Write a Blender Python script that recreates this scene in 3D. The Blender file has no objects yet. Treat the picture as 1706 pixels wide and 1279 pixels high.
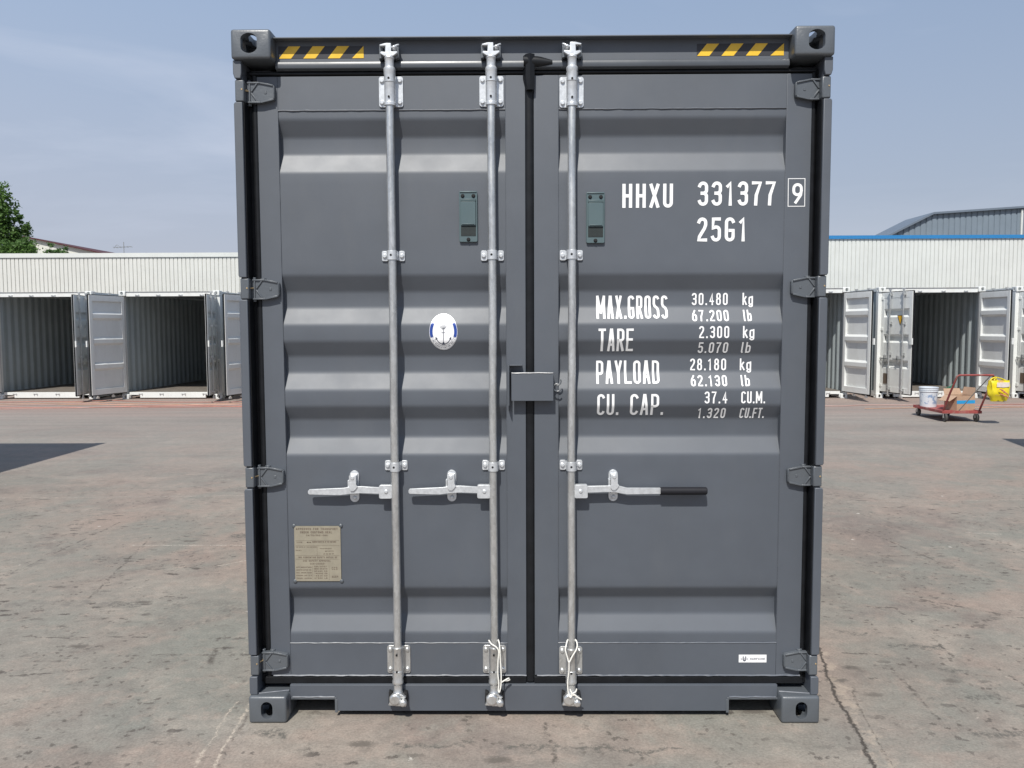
import bpy, bmesh, math, random
from mathutils import Vector, Matrix, noise
random.seed(7)
S = bpy.context.scene
COL = S.collection
R = math.radians

# ------------------------------------------------------------------ camera
cam = bpy.data.cameras.new('camera'); camo = bpy.data.objects.new('camera', cam); COL.objects.link(camo)
cam.sensor_width = 36; cam.lens = 36 * 1346.2968 / 1706; cam.clip_end = 2000; cam.clip_start = .05
PI_, YA, RO = 0.0698936, -0.0081996, -0.0037327
f = Vector((math.sin(YA) * math.cos(PI_), math.cos(YA) * math.cos(PI_), -math.sin(PI_)))
r = Vector((math.cos(YA), -math.sin(YA), 0)); u = r.cross(f)
rr = math.cos(RO) * r + math.sin(RO) * u; uu = -math.sin(RO) * r + math.cos(RO) * u
m = Matrix((rr, uu, -f)).transposed().to_4x4(); m.translation = Vector((-0.0586, -3.3438, 1.6893))
camo.matrix_world = m
S.camera = camo

# ------------------------------------------------------------------ light
SUN_EL, SUN_AZ = R(51), R(13)
EXPOSURE = -0.08
S.view_settings.view_transform = 'Standard'; S.view_settings.look = 'None'
S.view_settings.exposure = EXPOSURE; S.view_settings.gamma = 1
S.view_settings.use_curve_mapping = False
S.cycles.use_denoising = True
W = bpy.data.worlds.new('World'); S.world = W; W.use_nodes = True
nt = W.node_tree; nt.nodes.clear()
def wn(t, **k):
    n = nt.nodes.new(t)
    for a, b in k.items(): setattr(n, a, b)
    return n
out = wn('ShaderNodeOutputWorld'); bg = wn('ShaderNodeBackground'); sky = wn('ShaderNodeTexSky')
sky.sky_type = 'NISHITA'; sky.sun_disc = False; sky.sun_elevation = SUN_EL; sky.sun_rotation = R(180) + SUN_AZ
sky.air_density = 1.0; sky.dust_density = 2.5; sky.ozone_density = 1.5; sky.altitude = 50
tc = wn('ShaderNodeTexCoord'); sep = wn('ShaderNodeSeparateXYZ'); nt.links.new(tc.outputs['Generated'], sep.inputs[0])
mp = wn('ShaderNodeMapping'); mp.inputs['Scale'].default_value = (1.1, 2.2, 6.5); mp.inputs['Rotation'].default_value = (0, R(12), R(20))
mp.inputs['Location'].default_value = (.35, .1, .3)
nt.links.new(tc.outputs['Generated'], mp.inputs[0])
no = wn('ShaderNodeTexNoise'); no.inputs['Scale'].default_value = 1.6; no.inputs['Detail'].default_value = 7
no.inputs['Roughness'].default_value = .55; no.inputs['Distortion'].default_value = .6
nt.links.new(mp.outputs[0], no.inputs['Vector'])
cr = wn('ShaderNodeMapRange', clamp=True); cr.inputs[1].default_value = .48; cr.inputs[2].default_value = .75
cr.inputs[3].default_value = 0; cr.inputs[4].default_value = .55; nt.links.new(no.outputs[0], cr.inputs[0])
# more cloud veil towards the left (west), haze near the horizon
lx = wn('ShaderNodeMapRange', clamp=True); lx.inputs[1].default_value = .55; lx.inputs[2].default_value = -.55
lx.inputs[3].default_value = .25; lx.inputs[4].default_value = 1.0; nt.links.new(sep.outputs[0], lx.inputs[0])
mu = wn('ShaderNodeMath', operation='MULTIPLY'); nt.links.new(cr.outputs[0], mu.inputs[0]); nt.links.new(lx.outputs[0], mu.inputs[1])
hz = wn('ShaderNodeMapRange', clamp=True); hz.inputs[1].default_value = .0; hz.inputs[2].default_value = .75
hz.inputs[3].default_value = .93; hz.inputs[4].default_value = .62; nt.links.new(sep.outputs[2], hz.inputs[0])
hx = wn('ShaderNodeMapRange', clamp=True); hx.inputs[1].default_value = .6; hx.inputs[2].default_value = -.5
hx.inputs[3].default_value = -.12; hx.inputs[4].default_value = .12; nt.links.new(sep.outputs[0], hx.inputs[0])
hs = wn('ShaderNodeMath', operation='ADD', use_clamp=True); nt.links.new(hz.outputs[0], hs.inputs[0]); nt.links.new(hx.outputs[0], hs.inputs[1])
SKS = .095
v = wn('ShaderNodeVectorMath', operation='SCALE'); v.inputs['Scale'].default_value = 1.0; nt.links.new(sky.outputs[0], v.inputs[0])
m1 = wn('ShaderNodeMix', data_type='RGBA'); nt.links.new(hs.outputs[0], m1.inputs[0]); nt.links.new(v.outputs[0], m1.inputs[6])
gm_ = wn('ShaderNodeMix', data_type='RGBA'); ge = wn('ShaderNodeMapRange', clamp=True); ge.inputs[1].default_value = .02; ge.inputs[2].default_value = .42
nt.links.new(sep.outputs[2], ge.inputs[0]); nt.links.new(ge.outputs[0], gm_.inputs[0])
gm_.inputs[6].default_value = (.525 / SKS, .560 / SKS, .645 / SKS, 1); gm_.inputs[7].default_value = (.385 / SKS, .52 / SKS, .75 / SKS, 1)
nt.links.new(gm_.outputs[2], m1.inputs[7])
m2 = wn('ShaderNodeMix', data_type='RGBA'); nt.links.new(mu.outputs[0], m2.inputs[0]); nt.links.new(m1.outputs[2], m2.inputs[6])
m2.inputs[7].default_value = (.68 / SKS, .74 / SKS, .88 / SKS, 1)
nt.links.new(m2.outputs[2], bg.inputs[0]); bg.inputs[1].default_value = SKS; nt.links.new(bg.outputs[0], out.inputs[0])
sl = bpy.data.lights.new('sun', 'SUN'); slo = bpy.data.objects.new('sun', sl); COL.objects.link(slo)
sl.energy = 5.0; sl.angle = R(.53); sl.color = (1, .965, .90)
d = Vector((math.sin(SUN_AZ) * math.cos(SUN_EL), math.cos(SUN_AZ) * math.cos(SUN_EL), -math.sin(SUN_EL)))
slo.rotation_euler = d.to_track_quat('-Z', 'Y').to_euler(); slo.location = (-5, -15, 20)

# ------------------------------------------------------------------ node helpers
class NT:
    def __init__(s, name):
        s.m = bpy.data.materials.new(name); s.m.use_nodes = True; s.t = s.m.node_tree
        s.b = s.t.nodes['Principled BSDF']; s._tc = None
    def n(s, t, **k):
        x = s.t.nodes.new(t)
        for a, b in k.items(): setattr(x, a, b)
        return x
    def l(s, a, b): s.t.links.new(a, b)
    def tc(s, which='Object'):
        if not s._tc: s._tc = s.n('ShaderNodeTexCoord')
        return s._tc.outputs[which]
    def setin(s, inp, v):
        if hasattr(v, 'links'): s.l(v, inp)
        elif isinstance(v, (tuple, list)) and len(v) == 3 and inp.type == 'RGBA': inp.default_value = (*v, 1)
        else: inp.default_value = v
    def math(s, op, a, b=None, c=None, clamp=False):
        x = s.n('ShaderNodeMath', operation=op, use_clamp=clamp)
        for i, q in enumerate((a, b, c)):
            if q is not None: s.setin(x.inputs[i], q)
        return x.outputs[0]
    def vm(s, op, a, b=None, out=0):
        x = s.n('ShaderNodeVectorMath', operation=op)
        s.setin(x.inputs[0], a)
        if b is not None: s.setin(x.inputs[1], b)
        return x.outputs[out]
    def noise(s, scale, detail=3, rough=.5, vec=None, sc=(1, 1, 1), loc=(0, 0, 0), dist=0, col=False):
        mpn = s.n('ShaderNodeMapping'); mpn.inputs['Scale'].default_value = sc; mpn.inputs['Location'].default_value = loc
        s.l(vec if vec is not None else s.tc(), mpn.inputs[0])
        x = s.n('ShaderNodeTexNoise'); x.inputs['Scale'].default_value = scale; x.inputs['Detail'].default_value = detail
        x.inputs['Roughness'].default_value = rough; x.inputs['Distortion'].default_value = dist
        s.l(mpn.outputs[0], x.inputs['Vector']); return x.outputs[1 if col else 0]
    def ramp(s, v, a, b, lo=0., hi=1.):
        x = s.n('ShaderNodeMapRange', clamp=True); s.setin(x.inputs[0], v)
        for i, q in zip((1, 2, 3, 4), (a, b, lo, hi)): x.inputs[i].default_value = q
        return x.outputs[0]
    def mix(s, fac, a, b, mode='MIX'):
        x = s.n('ShaderNodeMix', data_type='RGBA', blend_type=mode)
        s.setin(x.inputs[0], fac); s.setin(x.inputs[6], a); s.setin(x.inputs[7], b); return x.outputs[2]
    def bump(s, h, strength=.2, dist=.01):
        x = s.n('ShaderNodeBump'); x.inputs['Strength'].default_value = strength; x.inputs['Distance'].default_value = dist
        s.l(h, x.inputs['Height']); s.l(x.outputs[0], s.b.inputs['Normal'])
    def done(s, col=None, rough=None, metal=None, spec=None):
        for nm, q in (('Base Color', col), ('Roughness', rough), ('Metallic', metal), ('Specular IOR Level', spec)):
            if q is not None: s.setin(s.b.inputs[nm], q)
        return s.m

def paint(name, col, rough=.38, var=.12, dirt=0., dirtcol=(.25, .2, .15), bump=.03, spec=.5, bs=60, rv=.08):
    M_ = NT(name)
    n1 = M_.noise(1.3, 4, .6); n2 = M_.noise(9, 4, .6, loc=(3, 1, 2))
    k = M_.math('ADD', M_.ramp(n1, .3, .7, 1 - var, 1 + var), M_.ramp(n2, .3, .7, -var * .4, var * .4))
    c = M_.n('ShaderNodeVectorMath', operation='SCALE'); c.inputs[0].default_value = col; M_.l(k, c.inputs['Scale'])
    cc = c.outputs[0]
    if dirt:
        dm = M_.ramp(M_.noise(5, 6, .7, loc=(9, 4, 1), sc=(1, 1, .35)), .52, .75, 0, dirt)
        cc = M_.mix(dm, cc, dirtcol)
    rg = M_.ramp(M_.noise(4, 4, .6, loc=(5, 5, 5)), .3, .7, rough - rv, rough + rv)
    M_.bump(M_.noise(bs, 2, .5), bump, .002)
    return M_.done(cc, rg, 0, spec)

def solid(name, col, rough=.5, metal=0., var=.1, sc=20, spec=.5):
    M_ = NT(name)
    k = M_.ramp(M_.noise(sc, 3, .6), .3, .7, 1 - var, 1 + var)
    c = M_.n('ShaderNodeVectorMath', operation='SCALE'); c.inputs[0].default_value = col; M_.l(k, c.inputs['Scale'])
    return M_.done(c.outputs[0], rough, metal, spec)

GREY = paint('slate_grey_paint', (.071, .082, .100), .54, .09, dirt=.06, dirtcol=(.18, .17, .15), bump=.03, bs=30, rv=.04, spec=.85)
GREYB = paint('glossy_bead_paint', (.10, .11, .13), .32, .1, bump=.1, spec=1.)
GREYD = paint('slate_grey_cast_paint', (.088, .099, .112), .38, .12, bump=.30, bs=90, spec=.8)
BLK = solid('black_rubber', (.008, .009, .011), .42, 0, .3, spec=.3)
NEARBLK = solid('hole_screw_shade_black', (.01, .01, .011), .8)  # near-black for bolt holes, vent screws and shade painted on the lower keepers
def galv():
    M_ = NT('galvanised_steel')
    vo = M_.n('ShaderNodeTexVoronoi'); vo.inputs['Scale'].default_value = 130
    mpn = M_.n('ShaderNodeMapping'); mpn.inputs['Scale'].default_value = (1, 1, .5); M_.l(M_.tc(), mpn.inputs[0]); M_.l(mpn.outputs[0], vo.inputs['Vector'])
    n1 = M_.noise(14, 4, .65, sc=(1, 1, .4))
    k = M_.math('ADD', M_.ramp(vo.outputs['Color'], 0, 1, -.07, .07), M_.ramp(n1, .3, .7, .52, .72))
    c = M_.n('ShaderNodeVectorMath', operation='SCALE'); c.inputs[0].default_value = (1, 1.01, 1.0); M_.l(k, c.inputs['Scale'])
    M_.bump(n1, .15, .003)
    return M_.done(c.outputs[0], M_.ramp(M_.noise(40, 3, sc=(1, 1, .2)), .3, .7, .26, .46), .80)
GALV = galv()
ZINC = solid('bright_zinc_plate', (.66, .68, .70), .40, .55, .14, 60)
WHITE = solid('white_lettering_paint', (.86, .86, .86), .5, 0, .03)
WHITEC = paint('white_container_paint', (.70, .715, .70), .42, .05, dirt=.25, dirtcol=(.45, .40, .33))
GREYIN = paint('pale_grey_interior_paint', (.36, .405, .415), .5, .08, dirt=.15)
YEL = solid('yellow_vinyl', (.80, .50, .035), .4, 0, .08)
BLKV = solid('black_vinyl', (.012, .012, .016), .65, spec=.3)
CORDM = solid('white_cord_fibre', (.78, .76, .70), .8, 0, .15, 300)

# ------------------------------------------------------------------ mesh helper
class M:
    def __init__(s): s.v = []; s.f = []
    def add(s, vs, fs):
        o = len(s.v); s.v += [tuple(x) for x in vs]; s.f += [tuple(i + o for i in f_) for f_ in fs]; return s
    def box(s, x0, x1, y0, y1, z0, z1):
        vs = [(x, y, z) for x in (x0, x1) for y in (y0, y1) for z in (z0, z1)]
        return s.add(vs, [(0, 1, 3, 2), (4, 6, 7, 5), (0, 4, 5, 1), (2, 3, 7, 6), (0, 2, 6, 4), (1, 5, 7, 3)])
    def prism(s, pts, a, b, ax='y'):
        n = len(pts)
        def mk(p, t): return (p[0], t, p[1]) if ax == 'y' else ((t, p[0], p[1]) if ax == 'x' else (p[0], p[1], t))
        vs = [mk(p, a) for p in pts] + [mk(p, b) for p in pts]
        fs = [tuple(range(n)), tuple(range(2 * n - 1, n - 1, -1))] + [(i, i + n, (i + 1) % n + n, (i + 1) % n) for i in range(n)]
        return s.add(vs, fs)
    def strip(s, pts, a, b, ax='x'):
        # open sheet: polyline extruded from a to b
        n = len(pts)
        def mk(p, t): return (t, p[0], p[1]) if ax == 'x' else ((p[0], p[1], t) if ax == 'z' else (p[0], t, p[1]))
        return s.add([mk(p, a) for p in pts] + [mk(p, b) for p in pts], [(i, i + 1, i + 1 + n, i + n) for i in range(n - 1)])
    def tube(s, path, rad, n=10, cap=True, closed=False):
        P = [Vector(p) for p in path]; N = len(P)
        rd = rad if isinstance(rad, (list, tuple)) else [rad] * N
        vs = []; up = None
        for i, p in enumerate(P):
            if closed: t = (P[(i + 1) % N] - P[i - 1]).normalized()
            else: t = (P[min(i + 1, N - 1)] - P[max(i - 1, 0)]).normalized()
            if up is None:
                up = Vector((0, 0, 1)) if abs(t.z) < .9 else Vector((1, 0, 0))
            a = t.cross(up).normalized(); up = a.cross(t).normalized()
            for k in range(n):
                an = 2 * math.pi * k / n
                vs.append(p + (a * math.cos(an) + up * math.sin(an)) * rd[i])
        fs = []
        L = N if closed else N - 1
        for i in range(L):
            j = (i + 1) % N
            for k in range(n):
                k2 = (k + 1) % n; fs.append((i * n + k, i * n + k2, j * n + k2, j * n + k))
        if cap and not closed: fs += [tuple(range(n - 1, -1, -1)), tuple(range((N - 1) * n, N * n))]
        return s.add(vs, fs)
    def lathe(s, prof, c=(0, 0, 0), ax='z', n=16):
        # prof: list of (r, h)
        vs = []
        for r_, h in prof:
            for k in range(n):
                an = 2 * math.pi * k / n; a, b = r_ * math.cos(an), r_ * math.sin(an)
                q = (a, b, h) if ax == 'z' else ((a, -h, b) if ax == 'y' else (h, a, b))
                vs.append((q[0] + c[0], q[1] + c[1], q[2] + c[2]))
        fs = []
        for i in range(len(prof) - 1):
            for k in range(n):
                k2 = (k + 1) % n; fs.append((i * n + k, i * n + k2, (i + 1) * n + k2, (i + 1) * n + k))
        fs += [tuple(range(n - 1, -1, -1)), tuple(range((len(prof) - 1) * n, len(prof) * n))]
        return s.add(vs, fs)
    def bolt(s, x, z, y, rad=.008, h=.006, n=6):
        # bolt head whose axis runs to the front (-y)
        s.lathe([(rad * 1.35, -.0), (rad * 1.35, .0015), (rad, .0016), (rad, h), (rad * .75, h + .0015)], (x, y, z), 'y', n if n > 6 else 6)
        return s
    def merge(s, other, mat=None):
        vs = other.v if mat is None else [mat @ Vector(q) for q in other.v]
        return s.add(vs, other.f)
    def build(s, name, mat, parent=None, bevel=0, smooth=True, seg=2, ang=35, fixn=True):
        me = bpy.data.meshes.new(name); me.from_pydata(s.v, [], s.f); me.update()
        if fixn:
            bm = bmesh.new(); bm.from_mesh(me); bmesh.ops.recalc_face_normals(bm, faces=bm.faces); bm.to_mesh(me); bm.free()
        me.materials.append(mat)
        if smooth:
            me.polygons.foreach_set('use_smooth', [True] * len(me.polygons)); me.set_sharp_from_angle(angle=R(ang))
        o = bpy.data.objects.new(name, me); COL.objects.link(o)
        if parent: o.parent = parent
        if bevel:
            b = o.modifiers.new('bevel', 'BEVEL'); b.width = bevel; b.segments = seg; b.limit_method = 'ANGLE'; b.angle_limit = R(40)
            b.harden_normals = False
        return o

def tag(o, label, cat, group=None, kind=None):
    o['label'] = label
    if cat: o['category'] = cat
    if group: o['group'] = group
    if kind: o['kind'] = kind
    return o
def empty(name, loc=(0, 0, 0), rz=0):
    o = bpy.data.objects.new(name, None); COL.objects.link(o); o.location = loc; o.rotation_euler = (0, 0, rz)
    o.empty_display_size = .1
    return o
def copy_tree(o, parent=None):
    c = o.copy(); COL.objects.link(c); c.parent = parent
    for ch in list(o.children): copy_tree(ch, c)
    return c
def arc(cx, cy, rx, ry, a0, a1, n=8):
    return [(cx + rx * math.cos(R(a0 + (a1 - a0) * i / n)), cy + ry * math.sin(R(a0 + (a1 - a0) * i / n))) for i in range(n + 1)]
def rrect(x0, x1, z0, z1, rad, n=4):
    return arc(x1 - rad, z1 - rad, rad, rad, 0, 90, n) + arc(x0 + rad, z1 - rad, rad, rad, 90, 180, n) + \
        arc(x0 + rad, z0 + rad, rad, rad, 180, 270, n) + arc(x1 - rad, z0 + rad, rad, rad, 270, 360, n)

# ------------------------------------------------------------------ stroke lettering
def glyph(c, q):
    # centre lines in a unit box; q = corner radius as a share of the height when the radius is half the width
    T, B = 1 - q, q
    top = arc(.5, T, .5, q, 0, 180); bot = arc(.5, B, .5, q, 180, 360)
    h = q * .85
    G = {
        'H': [[(0, 0), (0, 1)], [(1, 0), (1, 1)], [(0, .5), (1, .5)]],
        'X': [[(0, 0), (1, 1)], [(0, 1), (1, 0)]],
        'U': [[(0, 1)] + bot + [(1, 1)]],
        'J': [[(0, .2), (0, B)] + bot + [(1, 1)]],
        'O': [[*top, *bot, 'c']], '0': [[*top, *bot, 'c']],
        'Q': [[*top, *bot, 'c'], [(.6, .2), (1, 0)]],
        '1': [[(.12, .86), (.58, 1), (.58, 0)]],
        'I': [[(.5, 0), (.5, 1)]],
        'l': [[(.3, 1), (.3, .06), (.6, 0)]],
        '7': [[(0, 1), (1, 1), (.42, .42), (.36, 0)]],
        '3': [arc(.5, T, .5, q, 165, 0) + arc(.5, .52 + h, .5, h, 0, -80, 6) + [(.38, .52)], [(.38, .52)] + arc(.5, .52 - h, .5, h, 80, 0, 6) + arc(.5, B, .5, q, 0, -165)],
        '2': [arc(.5, T, .5, q, 170, 0) + [(1, .72), (.82, .55), (.1, .16), (0, 0), (1, 0)]],
        '5': [[(.95, 1), (.08, 1), (.03, .56)] + arc(.5, .62 - q, .5, q, 120, 0, 7) + arc(.5, B, .5, q, 0, -165)],
        '9': [arc(.5, T, .5, q, 0, 180) + arc(.5, .42 + q, .5, q, 180, 360) + ['c'], [(1, .62), (.92, .4), (.3, 0)]],
        '6': [arc(.5, .6 - q, .5, q, 0, 180) + arc(.5, B, .5, q, 180, 360) + ['c'], [(0, .3), (.1, .62), (.65, 1)]],
        '8': [arc(.5, 1 - q, .44, q, 0, 180) + arc(.5, .54 + q, .44, q, 180, 360) + ['c'], arc(.5, .54 - q, .5, q, 0, 180) + arc(.5, B, .5, q, 180, 360) + ['c']],
        '4': [[(.72, 0), (.72, 1), (0, .28), (1, .28)]],
        'G': [arc(.5, T, .5, q, 15, 180) + arc(.5, B, .5, q, 180, 360) + [(1, .45), (.55, .45)]],
        'C': [arc(.5, T, .5, q, 15, 180) + arc(.5, B, .5, q, 180, 345)],
        'M': [[(0, 0), (0, 1)], [(.02, 1), (.5, .25)], [(.98, 1), (.5, .25)], [(1, 0), (1, 1)]],
        'N': [[(0, 0), (0, 1)], [(.03, .98), (.97, .02)], [(1, 0), (1, 1)]],
        'V': [[(0, 1), (.45, 0)], [(1, 1), (.55, 0)]],
        'W': [[(0, 1), (.25, 0), (.5, .7), (.75, 0), (1, 1)]],
        'A': [[(0, 0), (.42, 1)], [(1, 0), (.58, 1)], [(.17, .27), (.83, .27)]],
        '.': [[(.3, 0), (.3, .03)]], ',': [[(.3, .03), (.2, -.1)]], '-': [[(0, .5), (1, .5)]], '/': [[(0, 0), (1, 1)]],
        'R': [[(0, 0), (0, 1)] + arc(.5, 1 - q, .5, q, 90, 0, 6) + arc(.5, .48 + q, .5, q, 0, -90, 6) + [(0, .48)], [(.45, .48), (1, 0)]],
        'P': [[(0, 0), (0, 1)] + arc(.5, 1 - q, .5, q, 90, 0, 6) + arc(.5, .42 + q, .5, q, 0, -90, 6) + [(0, .42)]],
        'D': [[(0, 0), (0, 1)] + arc(.45, 1 - q, .55, q, 90, 0, 6) + arc(.45, B, .55, q, 0, -90, 6) + ['c']],
        'B': [[(0, 0), (0, 1)] + arc(.5, 1 - q, .45, q, 90, 0, 6) + arc(.5, .54 + q, .45, q, 0, -90, 6) + [(0, .54)], [(.5, .54)] + arc(.5, .54 - q, .5, q, 90, 0, 6) + arc(.5, B, .5, q, 0, -90, 6) + [(0, 0)]],
        'E': [[(1, 1), (0, 1), (0, 0), (1, 0)], [(0, .52), (.85, .52)]],
        'F': [[(1, 1), (0, 1), (0, 0)], [(0, .5), (.85, .5)]],
        'L': [[(0, 1), (0, 0), (1, 0)]],
        'T': [[(0, 1), (1, 1)], [(.5, 1), (.5, 0)]],
        'Y': [[(0, 1), (.5, .45), (.5, 0)], [(1, 1), (.5, .45)]],
        'K': [[(0, 0), (0, 1)], [(1, 1), (0, .42)], [(.3, .58), (1, 0)]],
        'S': [arc(.5, T, .5, q, 15, 180) + [(0, .66), (.2, .55), (.8, .45), (1, .34)] + arc(.5, B, .5, q, 0, -165)],
        'Z': [[(0, 1), (1, 1), (0, 0), (1, 0)]],
        'k': [[(0, 0), (0, 1)], [(.85, .68), (0, .3)], [(.3, .42), (1, 0)]],
        'g': [arc(.5, .66 - q * .8, .5, q * .8, 0, 180) + arc(.5, q * .8, .5, q * .8, 180, 360) + ['c'], [(1, .7), (1, -.1)] + arc(.5, -.1, .5, q * .8, 0, -160, 6)],
        'b': [[(0, 0), (0, 1)], arc(.5, .68 - q * .8, .5, q * .8, 0, 180) + arc(.5, q * .8, .5, q * .8, 180, 360) + ['c']],
    }
    return G[c]
CW = {'.': .34, ',': .34, ' ': .75, 'I': .35, 'M': 1.4, 'l': .5, '1': .85, 'W': 1.3, 'g': .9, 'k': .9, 'b': .85}
def text(mb, s, x0, x1, z0, z1, sw, y=0., gap=.38, layer=.00006, adv=None, fix=None):
    """stroke text drawn in the XZ plane: letters from x0 to x1, base line z0, cap height z1"""
    tot = sum(CW.get(c, 1) for c in s) + gap * (len(s) - 1)
    un = (x1 - x0) / tot; x = x0; ly = 0
    for c in s:
        w = CW.get(c, 1) * un
        if c != ' ':
            ww = max(w - sw, .0001); hh = z1 - z0 - sw
            for pl in glyph(c, min(.24, .5 * ww / hh)):
                closed = pl[-1] == 'c'
                pts = [q for q in pl if q != 'c']
                P = []
                for (a, b) in pts:
                    p = Vector((x + sw / 2 + a * ww, z0 + sw / 2 + b * hh))
                    if not P or (p - P[-1]).length > 1e-5: P.append(p)
                if closed and (P[0] - P[-1]).length < 1e-5: P.pop()
                if not closed:   # square ends
                    e0 = (P[0] - P[1]).normalized() * sw / 2; e1 = (P[-1] - P[-2]).normalized() * sw / 2
                    P[0] = P[0] + e0; P[-1] = P[-1] + e1
                ribbon(mb, P, sw, y - ly * layer, closed); ly = (ly + 1) % 4
        x += w + gap * un
def ribbon(mb, P, sw, y, closed=False):
    n = len(P); vs = []
    for i in range(n):
        a = P[i] - P[i - 1] if (i > 0 or closed) else P[1] - P[0]
        b = P[(i + 1) % n] - P[i] if (i < n - 1 or closed) else a
        if a.length < 1e-7: a = b
        a = a.normalized(); b = b.normalized()
        na = Vector((-a.y, a.x)); nb = Vector((-b.y, b.x)); nn = na + nb
        if nn.length < 1e-4: nn = na
        nn.normalize(); k = min(1 / max(nn.dot(na), .35), 1.25)
        for sg in (1, -1):
            q = P[i] + nn * (sg * k * sw / 2); vs.append((q.x, y, q.y))
    fs = []
    for i in range(n if closed else n - 1):
        j = (i + 1) % n; fs.append((2 * i, 2 * i + 1, 2 * j + 1, 2 * j))
    mb.add(vs, fs)
BK_ = ((0, -1.056, -.110), (30, .110, 1.054))
def flat_build(mb, name, mat, parent, prof=None, off=.0012, thick=0.):
    """flat artwork in the XZ plane; with prof it is laid on the door's pressed profile"""
    me = bpy.data.meshes.new(name); me.from_pydata(mb.v, [], mb.f); me.update()
    bm = bmesh.new(); bm.from_mesh(me)
    if prof:
        for z, _ in SP:
            bmesh.ops.bisect_plane(bm, geom=bm.verts[:] + bm.edges[:] + bm.faces[:], plane_co=(0, 0, z), plane_no=(0, 0, 1))
        bk_ = BK_[0] if parent.get('side', 0) == 0 else BK_[1]
        for v_ in bm.verts: v_.co.y += profy(SP, v_.co.z) + buckle(v_.co.x, v_.co.z, *bk_) - off
    for f_ in bm.faces:
        if f_.normal.y > 0: f_.normal_flip()
    bm.to_mesh(me); bm.free(); me.materials.append(mat)
    o = bpy.data.objects.new(name, me); COL.objects.link(o); o.parent = parent
    return o
def buckle(x, z, side, xa, xb):
    edge = max(0, min(1, min(x - xa, xb - x) / .12))
    return noise.noise(Vector((x * 1.6, z * 2.2, side * 5))) * .0011 * edge + .0003
def profy(prof, z):
    if z >= prof[0][0]: return prof[0][1]
    for (za, ya), (zb, yb) in zip(prof, prof[1:]):
        if z >= zb: return ya + (yb - ya) * (za - z) / (za - zb)
    return prof[-1][1]

# ------------------------------------------------------------------ boolean corner castings
def bool_mesh(base, cutters, bevel=.004):
    o = base.build('tmp', GREYD, smooth=False)
    cs = []
    if bevel:
        b = o.modifiers.new('b', 'BEVEL'); b.width = bevel; b.segments = 3
    for c in cutters:
        k = c.build('tmpc', GREYD, smooth=False); cs.append(k)
        md = o.modifiers.new('x', 'BOOLEAN'); md.operation = 'DIFFERENCE'; md.object = k; md.solver = 'EXACT'
    bpy.context.view_layer.update()
    dg = bpy.context.evaluated_depsgraph_get()
    me = bpy.data.meshes.new_from_object(o.evaluated_get(dg)); me.name = 'corner_casting'
    for q in [o] + cs:
        d_ = q.data; bpy.data.objects.remove(q); bpy.data.meshes.remove(d_)
    me.polygons.foreach_set('use_smooth', [True] * len(me.polygons)); me.set_sharp_from_angle(angle=R(35))
    return me
def stad(w, h, n=8):   # rounded slot outline centred on 0
    if h >= w: return arc(0, (h - w) / 2, w / 2, w / 2, 0, 180, n) + arc(0, -(h - w) / 2, w / 2, w / 2, 180, 360, n)
    return arc((w - h) / 2, 0, h / 2, h / 2, -90, 90, n) + arc(-(w - h) / 2, 0, h / 2, h / 2, 90, 270, n)
def ovalish(w, h):
    p = []
    for i in range(28):
        a = 2 * math.pi * i / 28; x = h / 2 * math.cos(a); z = h / 2 * math.sin(a)
        p.append((max(-w / 2, min(w / 2, x)), z))
    return p
# top-left: outer corner at x=0 (extends +x), z 0..0.118 ; front y=0
def casting(topside, mat_round=.014):
    b = M().prism([(0, 0)] + [(.162, 0), (.162, .118), (0, .118)], 0, .178)
    cut = []
    cut.append(M().box(.026, .136, .026, .152, .026 if topside else .030, .092 if topside else .088))
    if topside: cut.append(M().prism([(x + .074, z + .062) for x, z in ovalish(.066, .080)], -.05, .06))
    else: cut.append(M().prism([(x + .078, z + .058) for x, z in stad(.050, .074)], -.05, .06))
    cut.append(M().prism([(y + .089, z + .058) for y, z in stad(.051, .079)], -.05, .06, 'x'))
    zz = (.06, .2) if topside else (-.1, .06)
    cut.append(M().prism([(x + .088, y + .089) for x, y in stad(.0635, .124)], zz[0], zz[1], 'z'))
    return bool_mesh(b, cut, .011)
CT, CB = casting(True), casting(False)
def put_cast(me, mat, parent, x, y, z, sx, sy, loc_name='corner_casting'):
    o = bpy.data.objects.new(loc_name, me); COL.objects.link(o); o.parent = parent
    o.location = (x, y, z); o.scale = (sx, sy, 1)
    if len(me.materials) == 0: me.materials.append(mat)
    me.materials[0] = me.materials[0] or mat
    if me.materials[0] != mat:
        o.material_slots[0].link = 'OBJECT'; o.material_slots[0].material = mat
    return o

def corr_pts(a0, a1, base, depth, pitch=.278, fl=.07, sl=.068):
    """trapezoid corrugation along one axis: list of (along, offset)"""
    pts = []; a = a0; 
    while a < a1:
        for da, o_ in ((0, 0), (fl, 0), (fl + sl, depth), (fl + sl + fl, depth)):
            if a + da <= a1: pts.append((a + da, base + o_))
        a += pitch
    pts.append((a1, pts[-1][1])); return pts

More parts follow.
